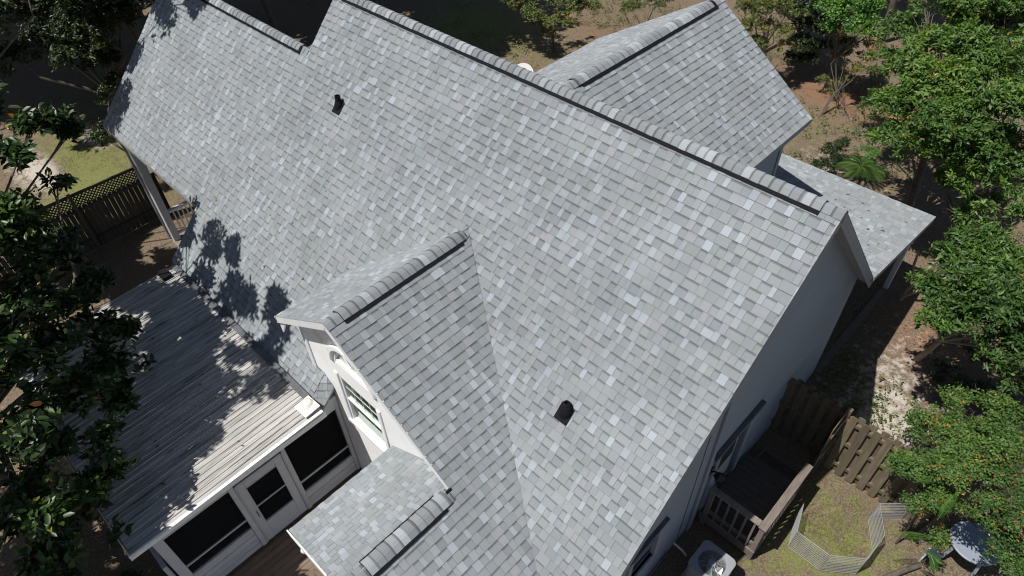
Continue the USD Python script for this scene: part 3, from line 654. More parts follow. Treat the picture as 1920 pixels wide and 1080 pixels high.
# screened porch ------------------------------------------------------
PXR, PXL, PY0, PY1 = -5.90, -11.5, -4.93, -8.54
PZa, PZb = 2.36, 2.24
px_ = lambda y: PZa + (PZb - PZa) * (y - PY0) / (PY1 - PY0)
pr_ = part_x('porch_roof', house, 'flat ribbed porch roof of stained white metal strips')
x = PXR; k = 0
while x > PXL:
    wv = .118
    c0, c1 = np.array([x - wv / 2, PY0, px_(PY0)]), np.array([x - wv / 2, PY1 + rng.uniform(-.012, .012), px_(PY1)])
    MB().obox((c0 + c1) / 2 + [0, 0, rng.uniform(-.003, .003)], ((wv - .004) / 2, 0, 0), (c1 - c0) / 2, (0, 0, .02), tone=(rng.random(), 0, 0)).build('roof_strip', 'porch_metal', pr_)
    q = np.array([-wv / 2 + .012, 0, .027])
    MB().obox((c0 + c1) / 2 + q, (.010, 0, 0), (c1 - c0) / 2, (0, 0, .009), tone=(rng.random(), 0, 0)).build('rib', 'porch_rib', pr_)
    x -= wv; k += 1
MB().box(PXR - .0, PXR + .035, PY1 - .02, PY0 + .04, 2.18, 2.30).build('edge_trim', 'white_paint', house)
eb = MB(); eb.obox((PXR + .0175, (PY0 + PY1) / 2, 2.315), (.03, 0, 0), (0, (PY0 - PY1) / 2, (PZa - PZb) / 2), (0, 0, .012)); eb.build('edge_trim', 'white_paint', house)
MB().box(PXL, PXR, PY1 - .03, PY1 - .022, 2.12, 2.26).build('edge_trim', 'white_paint', house)
# flashing between shingles and porch roof, in short overlapping lengths
x = PXL
while x < -6.35:
    x1 = min(x + .62, -6.33)
    MB().obox(((x + x1) / 2, -4.965, 2.402 + rng.uniform(-.004, .004)), ((x1 - x) / 2 + .01, 0, 0), (0, .062, .004), (0, 0, .004)).build('flashing', 'flashing', house)
    x = x1
MB().obox((-6.13, -5.08, 2.42), (.20, 0, .03), (0, .16, .02), (0, 0, .012)).lathe((-6.17, -5.05, 2.40), [(.13, 0), (.12, .05), (.08, .085), (0, .1)], n=12).build('corner_flashing', 'light_flashing', house, label='crumpled pale metal flashing at the porch roof corner')
MB().obox((-11.4, -5.25, 2.43), (.16, 0, 0), (0, .10, 0), (0, 0, .03)).build('flashing', 'black_plastic', house)
# porch frame
FX = -6.2; FZ = -.45
pf = part_x('porch_frame', house, 'weathered white frame of the screened porch')
def post(y0, y1, z0=FZ, z1=2.18, x0=FX - .05, x1=FX + .05): MB().box(x0, x1, y0, y1, z0, z1, bev=.008).build('post', 'worn_paint', pf)
post(-8.27, -8.10); post(-6.90, -6.80); post(-5.83, -5.745); post(-4.60, -4.515)
for y0, y1, z0, z1 in ((-8.10, -6.90, 1.72, 1.80), (-5.745, -4.60, 1.80, 1.88), (-8.10, -6.90, .24, .31), (-5.745, -4.60, .06, .13)):
    MB().box(FX - .045, FX + .045, y0, y1, z0, z1, bev=.006).build('rail', 'worn_paint', pf)
MB().box(FX - .06, FX + .06, -8.27, -4.515, 1.885, 2.17).build('header', 'worn_paint', pf)
for y0, y1, zt in ((-8.10, -6.90, .235), (-5.745, -4.60, .055)):
    z = zt; k = 0
    while z > FZ + .03:
        z0 = max(z - .165, FZ + .01)
        MB().box(FX - .03, FX + .03 + .004 * (k % 2), y0 + .002, y1 - .002, z0, z - .008, bev=.004).build('kick_board', 'worn_paint', pf); z -= .172; k += 1
for y0, y1, z0, z1, zm in ((-8.10, -6.90, .31, 1.72, .62), (-5.745, -4.60, .13, 1.80, .48)):
    s_ = MB().box(FX - .004, FX + .0, y0, y1, z0, z1).build('screen', 'screen', house)
    MB().box(FX + .002, FX + .028, y0, y1, zm - .018, zm + .018).build('rail', 'worn_paint', pf)
# porch screen door
pd = part_x('porch_door', house, 'white screen door with a two-part window')
DA, DB, DZ0, DZ1 = -6.775, -5.85, -.42, 1.66
for y0, y1, z0, z1 in ((DA, DA + .15, DZ0, DZ1), (DB - .16, DB, DZ0, DZ1), (DA + .15, DB - .16, DZ1 - .18, DZ1), (DA + .15, DB - .16, DZ0, .20)):
    MB().box(FX + .0, FX + .04, y0 + .001, y1 - .001, z0, z1, bev=.003).build('door_board', 'door_paint', pd)
MB().box(FX + .012, FX + .016, DA + .14, DB - .15, .19, DZ1 - .17).build('screen', 'screen', pd)
MB().box(FX + .018, FX + .038, DA + .15, DB - .16, .77, .795).build('rail', 'door_paint', pd)
for y0, y1, z0, z1 in ((DA + .135, DA + .15, .20, 1.48), (DB - .16, DB - .145, .20, 1.48), (DA + .15, DB - .16, .185, .20), (DA + .15, DB - .16, 1.48, 1.495)):
    MB().box(FX + .041, FX + .052, y0, y1, z0, z1).build('moulding', 'door_paint', pd)
for y0, y1, z0, z1 in ((DA - .022, DA - .004, DZ0, 1.72), (DB + .004, DB + .02, DZ0, 1.72), (DA, DB, 1.68, 1.74)):
    MB().box(FX + .0, FX + .058, y0, y1, z0, z1).build('jamb', 'worn_paint', pd)
MB().tube([(FX + .05, DA + .09, .55), (FX + .09, DA + .09, .55), (FX + .09, DA + .09, .70), (FX + .05, DA + .09, .70)], .008, 6).build('handle', 'lamp_black', pd)
# inside of the porch
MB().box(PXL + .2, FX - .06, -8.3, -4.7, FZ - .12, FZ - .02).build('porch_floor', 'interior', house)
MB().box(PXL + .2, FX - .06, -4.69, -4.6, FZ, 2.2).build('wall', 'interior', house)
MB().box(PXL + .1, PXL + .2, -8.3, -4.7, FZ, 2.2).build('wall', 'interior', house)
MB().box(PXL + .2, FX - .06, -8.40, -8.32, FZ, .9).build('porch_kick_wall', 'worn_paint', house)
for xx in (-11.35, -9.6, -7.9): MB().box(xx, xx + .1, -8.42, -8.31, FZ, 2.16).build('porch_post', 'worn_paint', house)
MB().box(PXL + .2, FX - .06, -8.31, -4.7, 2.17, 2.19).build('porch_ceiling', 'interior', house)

# wing porch: corner post, floor, rail, fascia
wp = part_x('wing_porch', house, 'white corner post and balustrade under the left wing')
MB().box(-16.42, -16.22, -3.75, -3.55, -.5, 3.05, bev=.01).build('post', 'worn_paint', wp)
MB().tube([(-16.52, -3.86, 3.1), (-16.52, -3.80, 2.9), (-16.47, -3.78, 2.6), (-16.47, -3.78, -.4)], .035, 8).build('downspout', 'grey_soffit', wp)
MB().box(XL + .1, XG, -3.86, -3.83, 3.02, 3.2).build('fascia', 'grey_soffit', wp)
MB().box(-16.36, -16.24, -3.545, -.5, .48, .56, bev=.008).box(-16.34, -16.26, -3.545, -.5, -.30, -.24).build('rail', 'white_paint', wp)
for y in np.arange(-3.42, -.6, .125): MB().box(-16.32, -16.28, y - .018, y + .018, -.24, .48).build('baluster', 'white_paint', wp)
MB().box(-16.5, XG + 1.0, -3.8, 2.0, -.55, -.45).build('porch_floor', 'grey_wood', wp)
wall_box(-14.2, XM, -2.6, 2.0, -.5, 3.9, 'stucco')
MB().box(XL + .05, XL + .08, -3.9, 2.1, 3.0, 3.1).build('fascia', 'white_paint', wp)

# white satellite dish just behind the main ridge
dh = thing('satellite_dish', 'white round dish peeking over the main ridge by the back gable', 'dish', (-6.35, 1.0, H - 1.0))
MB().tube([(-6.35, 1.0, H - 1.05), (-6.35, 1.0, H - 1.0), (-6.33, .97, H - .93)], .025, 8).build('mast', 'galvanized', dh)
MB().lathe((-6.33, .90, H - .90), [(.0, .0), (.12, .012), (.24, .05), (.33, .10), (.325, .105), (.23, .06), (.12, .024), (0, .014)], axis=(-.1, -.75, .62), n=24).build('reflector', 'pvc', dh, smooth=40)
# ------------------------------------------------------------------ timber deck in front of the screened porch
dk = thing('wooden_deck', 'brown plank deck between the screened porch and the entry', 'deck', (-4, -6.5, -.5))
x = -6.10; 
while x < -4.15:
    MB().box(x, x + .135, -9.4, -4.53, -.505 + rng.uniform(-.003, .003), -.47, bev=.004, tone=(rng.random(), 0, 0)).build('plank', 'deck_board', dk); x += .141
for y in (-9.2, -7.6, -6.0, -4.7): MB().box(-6.1, -4.15, y - .04, y + .04, -.66, -.508).build('joist', 'grey_wood', dk)

# ------------------------------------------------------------------ side landing with railing
ld = thing('side_landing', 'grey weathered wooden landing with railing by the side door', 'wooden landing', (.35, 0, 0))
LZF = .36
y = -.80
while y < .78:
    MB().box(WX + .06, .90, y, y + .135, LZF - .035, LZF, bev=.003).build('plank', 'shaded_plank', ld); y += .142
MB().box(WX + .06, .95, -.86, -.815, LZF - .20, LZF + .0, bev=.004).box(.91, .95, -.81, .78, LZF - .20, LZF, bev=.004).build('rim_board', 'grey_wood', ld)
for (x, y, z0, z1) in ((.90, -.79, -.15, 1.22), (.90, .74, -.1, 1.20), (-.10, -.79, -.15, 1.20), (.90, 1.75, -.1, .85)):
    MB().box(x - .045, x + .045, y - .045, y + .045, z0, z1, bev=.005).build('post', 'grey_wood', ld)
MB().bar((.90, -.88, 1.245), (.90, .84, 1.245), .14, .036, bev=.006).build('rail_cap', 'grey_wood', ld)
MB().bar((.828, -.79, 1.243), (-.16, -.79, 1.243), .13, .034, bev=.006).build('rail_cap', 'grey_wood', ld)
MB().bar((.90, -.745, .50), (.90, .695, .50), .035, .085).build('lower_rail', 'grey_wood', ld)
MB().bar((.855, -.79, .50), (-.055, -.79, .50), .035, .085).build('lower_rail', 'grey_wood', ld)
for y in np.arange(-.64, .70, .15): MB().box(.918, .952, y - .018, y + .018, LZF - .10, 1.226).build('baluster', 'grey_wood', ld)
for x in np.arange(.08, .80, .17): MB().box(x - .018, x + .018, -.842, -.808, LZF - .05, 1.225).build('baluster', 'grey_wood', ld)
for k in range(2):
    MB().box(WX + .2, .88, .80 + k * .30, 1.08 + k * .30, LZF - .16 - .15 * k - .035, LZF - .16 - .15 * k, bev=.004).build('tread', 'shaded_plank', ld)
for xx in (WX + .22, .86): MB().bar((xx, .79, LZF - .12), (xx, 1.42, -.08), .04, .2).build('stringer', 'grey_wood', ld)

# ------------------------------------------------------------------ air conditioner
ac = thing('air_conditioner', 'grey outdoor air conditioner with round fan grille beside the wall', 'air conditioner', (.555, -1.76, 0))
ax_, ay_ = np.array([.305, .0, 0]), np.array([0, .305, 0]); acx, acy, acz = .555, -1.76, .85
def rrect(hx, hy, rad, n=6):
    out = []
    for cx, cy, a0 in ((hx - rad, hy - rad, 0), (-hx + rad, hy - rad, 90), (-hx + rad, -hy + rad, 180), (hx - rad, -hy + rad, 270)):
        for k in range(n + 1):
            a = math.radians(a0 + 90 * k / n); out.append((cx + rad * math.cos(a), cy + rad * math.sin(a)))
    return np.array(out)
ro = rrect(.315, .315, .10); circ_r = .235
PT = Polygon(ro).difference(Polygon([(circ_r * math.cos(a), circ_r * math.sin(a)) for a in np.linspace(0, 2 * np.pi, 41)[:-1]]))
tv, tf = trimesh.creation.triangulate_polygon(PT, engine='earcut'); ex = trimesh.creation.extrude_triangulation(tv, tf, .045)
MB().add(ex.vertices + [acx, acy, acz - .045], ex.faces).build('top_cover', 'ac_metal', ac)
rb = rrect(.30, .30, .09)
bd = MB(); n_ = len(rb); bd.add(np.vstack([np.c_[rb + [acx, acy], np.full(n_, .08)], np.c_[rb + [acx, acy], np.full(n_, acz - .047)]]), [[i, (i + 1) % n_, n_ + (i + 1) % n_, n_ + i] for i in range(n_)]); bd.build('cabinet', 'ac_metal', ac)
for k in range(14):
    rl = rrect(.306, .306, .09); z = .14 + k * .047
    MB().add(np.vstack([np.c_[rl + [acx, acy], np.full(n_, z)], np.c_[rl * .985 + [acx, acy], np.full(n_, z + .03)]]), [[i, (i + 1) % n_, n_ + (i + 1) % n_, n_ + i] for i in range(n_)]).build('louvre', 'ac_metal', ac)
MB().box(acx - .36, acx + .36, acy - .36, acy + .36, -.08, .075, bev=.01).build('pad', 'concrete', ac)
MB().lathe((acx, acy, acz - .05), [(circ_r, .0), (circ_r, -.25), (0, -.25)], n=32).build('fan_well', 'ac_dark', ac)
MB().lathe((acx, acy, acz - .2), [(.07, 0), (.07, .05), (.0, .055)], n=16).build('fan_hub', 'ac_metal', ac)
for k in range(4):
    a0 = math.radians(90 * k + 20); b = MB(); V = []
    for r_ in (.06, .14, .215):
        for da, dz in ((-.30, -.03), (.30, .035)):
            V.append([acx + r_ * math.cos(a0 + da), acy + r_ * math.sin(a0 + da), acz - .17 + dz])
    b.add(V, [[0, 2, 3, 1], [2, 4, 5, 3]]); b.build('fan_blade', 'fan_blade', ac)
gb_ = MB()
for r_ in np.arange(.085, .236, .0135):
    t = np.linspace(0, 2 * np.pi, 33); gb_.tube(np.c_[acx + r_ * np.cos(t), acy + r_ * np.sin(t), np.full(33, acz + .012 - .03 * (r_ / .235) ** 2)], .0022, 4, cap=False)
for a in np.linspace(0, 2 * np.pi, 13)[:-1]:
    gb_.tube([(acx + .06 * math.cos(a), acy + .06 * math.sin(a), acz + .016), (acx + .24 * math.cos(a), acy + .24 * math.sin(a), acz - .014)], .003, 4)
gb_.build('grille', 'galvanized', ac)
MB().lathe((acx, acy, acz - .004), [(.068, 0), (.068, .022), (.05, .03), (0, .03)], n=20).build('grille_cap', 'ac_metal', ac, smooth=40)

# ------------------------------------------------------------------ fences
def shadow_fence(fence, x0, x1, y, z0, z1, m, rail_m, lean=0.0):
    x = x0; k = 0
    while x < x1 - .02:
        w_ = .138; yy = y + (.042 if k % 2 else -.042)
        zt = z1 + rng.uniform(-.02, .015); b = MB(); dx = rng.uniform(-.012, .012)
        pts = [(x + dx * .2, yy - .008, z0), (x + w_ + dx * .2, yy - .008, z0), (x + w_ + dx, yy - .008, zt - .03), (x + w_ - .035 + dx, yy - .008, zt), (x + .035 + dx, yy - .008, zt), (x + dx, yy - .008, zt - .03)]
        b.poly_prism(pts, (0, .017, 0), tone=(rng.random(), 0, 0)).build('picket', m, fence); x += .112; k += 1
    for z in (z0 + .25, (z0 + z1) / 2 + .05, z1 - .22):
        MB().box(x0 - .05, x1 + .05, y - .032, y + .031, z - .04, z + .04).build('rail', rail_m, fence)
f1 = thing('picket_fence', 'sunlit brown wooden fence panel of alternating pickets near the wire pen', 'fence', (1.6, 1.94, 0), group='wooden side fences')
shadow_fence(f1, 1.02, 3.1, 1.94, .04, 1.80, 'fence_wood', 'fence_wood')
f2 = thing('picket_fence', 'shaded dark fence running from the house wall to the sunlit panel', 'fence', (.3, 2.0, 0), group='wooden side fences')
shadow_fence(f2, -.22, .84, 2.0, .04, 1.80, 'fence_wood', 'fence_wood')
gt = thing('fence_gate', 'narrow wooden gate seen edge on beside the sunlit fence panel', 'gate', (.95, 1.9, 0))
for k in range(4):
    yy = 1.36 + k * .14; MB().box(.905, .925, yy, yy + .132, .05, 1.82, bev=.003).build('picket', 'fence_wood', gt)
for z in (.35, 1.0, 1.6): MB().box(.927, .962, 1.36, 1.915, z - .04, z + .04).build('rail', 'fence_wood', gt)
MB().box(.90, .99, 1.93, 2.02, -.05, 1.86, bev=.004).build('post', 'fence_wood', gt)
# left fence with lattice top
f3 = thing('lattice_fence', 'dark board fence with lattice top beyond the flat porch roof', 'fence', (-17.7, -5, -.45))
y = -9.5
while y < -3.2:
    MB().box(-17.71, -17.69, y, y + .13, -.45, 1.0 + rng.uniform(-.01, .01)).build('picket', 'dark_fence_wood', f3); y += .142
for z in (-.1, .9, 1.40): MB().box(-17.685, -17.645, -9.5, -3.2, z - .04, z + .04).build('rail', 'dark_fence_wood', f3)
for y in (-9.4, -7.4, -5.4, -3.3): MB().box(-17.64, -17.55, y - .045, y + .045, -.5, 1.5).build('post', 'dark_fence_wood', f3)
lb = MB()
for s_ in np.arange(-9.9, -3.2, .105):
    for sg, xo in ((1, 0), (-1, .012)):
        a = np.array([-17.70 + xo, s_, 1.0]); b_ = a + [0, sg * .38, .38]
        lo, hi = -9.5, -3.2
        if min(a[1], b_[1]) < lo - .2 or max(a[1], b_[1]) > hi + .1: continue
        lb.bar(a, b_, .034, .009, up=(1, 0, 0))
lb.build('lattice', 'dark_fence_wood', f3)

# ------------------------------------------------------------------ folding wire pen
pen = thing('wire_pen', 'folding grey wire dog pen standing open on the lawn', 'dog pen', (1.9, .6, 0))
pv_ = [(1.16, .46), (1.335, -.12), (1.955, -.13), (2.46, .26), (2.49, .88), (2.17, 1.42), (2.62, 1.84)]
PH = .62
for (a, b) in zip(pv_[:-1], pv_[1:]):
    a = np.array(a); b = np.array(b); w_ = MB(); d = (b - a) / np.linalg.norm(b - a); L = np.linalg.norm(b - a)
    za = .015
    for t in np.linspace(0.0, L, 15):
        p = a + d * t; thick = .0050 if t in (0.0, L) else .0028
        w_.tube([(p[0], p[1], za), (p[0], p[1], za + PH)], thick, 5)
    for k, z in enumerate(np.linspace(0, PH, 11)):
        w_.tube([(a[0], a[1], za + z), (b[0], b[1], za + z)], .0060 if k in (0, 10) else .0040, 5)
    w_.build('wire_panel', 'galvanized', pen)

# ------------------------------------------------------------------ table and pale block under the shrub
tb = thing('garden_table', 'round blue-grey table half hidden under the orange-tinged shrub', 'table', (3.68, 1.75, 0))
MB().lathe((3.68, 1.75, .70), [(0, 0), (.36, 0), (.40, .012), (.40, .035), (.385, .045), (0, .045)], n=36).build('table_top', 'table_plastic', tb)
for a in (45, 135, 225, 315):
    c, s_ = math.cos(math.radians(a)), math.sin(math.radians(a)); MB().bar((3.68 + .3 * c, 1.75 + .3 * s_, .70), (3.68 + .4 * c, 1.75 + .4 * s_, -.05), .05, .05).build('leg', 'table_plastic', tb)
MB().lathe((3.68, 1.75, .746), [(0, .006), (.03, .006), (.034, 0)], n=12).build('umbrella_hole_cap', 'table_plastic', tb)
pb = thing('stepping_block', 'small pale cross-shaped block lying beside the round table', 'block', (3.28, 1.28, .42))
MB().box(3.17, 3.39, 1.22, 1.34, .40, .45, bev=.012).build('bar', 'pale_slab', pb)
MB().box(3.22, 3.34, 1.342, 1.40, .40, .45, bev=.012).box(3.22, 3.34, 1.16, 1.218, .40, .45, bev=.012).build('arm', 'pale_slab', pb)
for sx in (-.09, .09): MB().box(3.28 + sx - .015, 3.28 + sx + .015, 1.26, 1.30, -.05, .399).build('leg', 'pale_slab', pb)
lg = MB().tube([(2.86, .50, .06), (3.06, .86, .12), (3.22, 1.14, .10)], [.055, .05, .04], 8)
lg = lg.build('fallen_branch', 'bark', category='branch', label='grey fallen branch on the grass below the orange-tinged shrub')

# ------------------------------------------------------------------ vegetation
def leaf_batch(C, N, D, S, tone, wide=.42, cup=.10, droop=.12, shape=0):
    """vectorised leaves. C centres of the leaf base, N normals, D directions, S sizes -> verts, faces, tones"""
    D = D - N * (D * N).sum(1, keepdims=True); D /= np.linalg.norm(D, axis=1, keepdims=True) + 1e-9
    B = np.cross(N, D)
    if shape == 0:
        tpl = np.array([[0, 0, 0], [.45, -.5, cup], [.45, .5, cup], [1, 0, -droop], [.48, 0, 0]]); fc = np.array([[0, 1, 4], [0, 4, 2], [4, 1, 3], [4, 3, 2]])
    else:
        tpl = np.array([[0, 0, 0], [.28, -.40, cup * .8], [.28, .40, cup * .8], [.68, -.42, cup * .5 - droop * .3], [.68, .42, cup * .5 - droop * .3], [1, 0, -droop], [.3, 0, .0], [.68, 0, -droop * .3]])
        fc = np.array([[0, 1, 6], [0, 6, 2], [6, 1, 3], [6, 3, 7], [6, 7, 4], [6, 4, 2], [7, 3, 5], [7, 5, 4]])
    m = len(tpl)
    V = C[:, None] + S[:, None, None] * (tpl[None, :, :1] * D[:, None] + wide * tpl[None, :, 1:2] * B[:, None] + tpl[None, :, 2:] * N[:, None])
    F = fc[None] + (np.arange(len(C)) * m)[:, None, None]
    return V.reshape(-1, 3), F.reshape(-1, 3), np.repeat(tone, m, 0), m, len(fc)

def unit(v): return v / (np.linalg.norm(v, axis=-1, keepdims=True) + 1e-9)

def crown_points(clumps, per_m2, r, shell=.55):
    """twig points on and inside the clumps' surfaces, with outward directions"""
    P, O = [], []
    subs = []
    for cx, cy, cz, R_ in clumps:
        d = unit(r.normal(size=(10, 3))); d[:, 2] = np.abs(d[:, 2]) * .8 - .25
        for q in d: subs.append((*(np.array([cx, cy, cz]) + q * R_ * r.uniform(.35, .95) * np.array([1, 1, .8])), R_ * r.uniform(.24, .46)))
    for cx, cy, cz, R_ in subs:
        n_ = max(4, int(per_m2 * 4 * math.pi * R_ * R_))
        d = unit(r.normal(size=(n_, 3))); d[:, 2] = np.where(d[:, 2] < -.35, -d[:, 2], d[:, 2])
        lump = 1 + .55 * (meshkit.fbm(d * 1.7 + np.array([cx, cy, cz]), 3, 11) - .5) * 2
        rad = R_ * lump * np.power(r.random(n_), shell / 2)
        P.append(np.array([cx, cy, cz]) + d * rad[:, None] * np.array([1, 1, .8])); O.append(d)
    return np.vstack(P), np.vstack(O)

def plant(name, label, category, base, clumps, leaf, size, per_m2, leaves_per_twig, bark='bark', trunk_r=.09, seed=0, group=None, red=0.0, shape=0, wide=.42, parts=0, upness=.7, stems=1, rosette=True, limb_n=None, gap=.36, gapscale=1.6, hide_limbs=False):
    r = np.random.default_rng(3000 + seed)
    bx, by = base[:2]; bz = float(ground_z(bx, by)) - .06
    t = thing(name, label, category, (bx, by, bz), group=group)
    cl = np.array(clumps, float); P, O = crown_points(cl, per_m2, r)
    keep = P[:, 2] > ground_z(P[:, 0], P[:, 1]) + .06
    keep &= meshkit.fbm(P * gapscale + seed, 3, 17) > gap
    P, O = P[keep], O[keep]
    # trunk and limbs
    tb_ = MB(); top = np.array([bx, by, bz + .1]); cm = np.average(cl[:, :3], axis=0, weights=cl[:, 3] ** 2)
    fork = np.array([bx, by, bz]) + (cm - [bx, by, bz]) * np.array([.45, .45, .42])
    for sidx in range(stems):
        off = r.normal(size=3) * np.array([.14, .14, 0]) * (stems > 1)
        mid = (np.array([bx, by, bz]) + fork) / 2 + off + r.normal(size=3) * [.05, .05, 0]
        tb_.tube([np.array([bx, by, bz]) + off * .6, mid, fork + off * 1.5], [trunk_r * 1.25, trunk_r, trunk_r * .8], 9)
    tb_.build('trunk', bark, t, smooth=True)
    lm = MB(); idx = range(len(cl)) if limb_n is None else list(range(0, len(cl), max(1, len(cl) // limb_n)))
    for i in idx:
        c = cl[i, :3]; m1 = fork + (c - fork) * .5 + r.normal(size=3) * .12 * np.linalg.norm(c - fork) * [1, 1, .4] + [0, 0, .08 * np.linalg.norm(c - fork)]
        lm.tube([fork, m1, c], [trunk_r * .55, trunk_r * .34, trunk_r * .12], 6)
        for _ in range(5):
            e = c + unit(r.normal(size=3)) * cl[i, 3] * .85 * [1, 1, .7]; lm.tube([c + (m1 - c) * r.random() * .4, (c + e) / 2 + r.normal(size=3) * .05, e], [trunk_r * .12 + .003, trunk_r * .08 + .003, .003], 4, cap=False)
    lm.build('limbs', bark, t, smooth=True)
    # leaves around every twig point
    k = leaves_per_twig; n_ = len(P)
    C = np.repeat(P, k, 0) + r.normal(size=(n_ * k, 3)) * size * (.25 if rosette else .7)
    axis = unit(np.repeat(O, k, 0) * .6 + np.array([0, 0, upness]) + .25 * np.repeat(r.normal(size=(n_, 3)), k, 0))
    ang = r.random(n_ * k) * 2 * np.pi
    e1 = unit(np.cross(axis, np.array([.3, .9, .2]))); e2 = np.cross(axis, e1)
    D = unit(e1 * np.cos(ang)[:, None] + e2 * np.sin(ang)[:, None] + axis * r.uniform(.0, .75, (n_ * k, 1)))
    N = unit(axis - D * (axis * D).sum(1, keepdims=True) + .30 * r.normal(size=(n_ * k, 3)))
    S = size * r.uniform(.65, 1.2, n_ * k)
    base_t = np.repeat(r.normal(.45, .16, n_), k); base_t = base_t + np.repeat((meshkit.fbm(P * .8, 2, 23) - .5) * 1.3 + .15 * (O[:, 2] > .6), k)
    tone = np.c_[np.where(r.random(n_ * k) < .012, 1.0, np.clip(base_t + r.normal(0, .17, n_ * k), 0, .97)), np.zeros(n_ * k), np.zeros(n_ * k)]
    if red > 0:
        redm = np.repeat(meshkit.fbm(P * 1.5, 2, 21) > .52, k) & (r.random(n_ * k) < red * 2); tone[:, 2] = np.where(redm, r.uniform(.75, 1, n_ * k), 0)
    V, F, T, m, nf = leaf_batch(C, N, D, S, tone, wide=wide, shape=shape)
    sel = np.zeros(len(C), bool)
    if parts:
        px, py, zz = project(C); dist = np.linalg.norm(C - CAM_C, axis=1)
        up_ok = (px > 0) & (px < 1920) & (py > 0) & (py < 1080)
        sc = np.where(up_ok, S / dist + .0015 * O.repeat(k, 0)[:, 2], -1)
        pick = np.argsort(-sc)[:parts]; sel[pick] = True
        for i in pick:
            MB().add(V[i * m:(i + 1) * m], F[i * nf:(i + 1) * nf] - i * m, T[i * m:(i + 1) * m]).build('leaf', leaf, t, smooth=True)
    keepf = np.repeat(~sel, nf)
    MB().add(V, F[keepf], T).build('crown', leaf, t, smooth=True, kind='stuff' if parts else None)
    return t

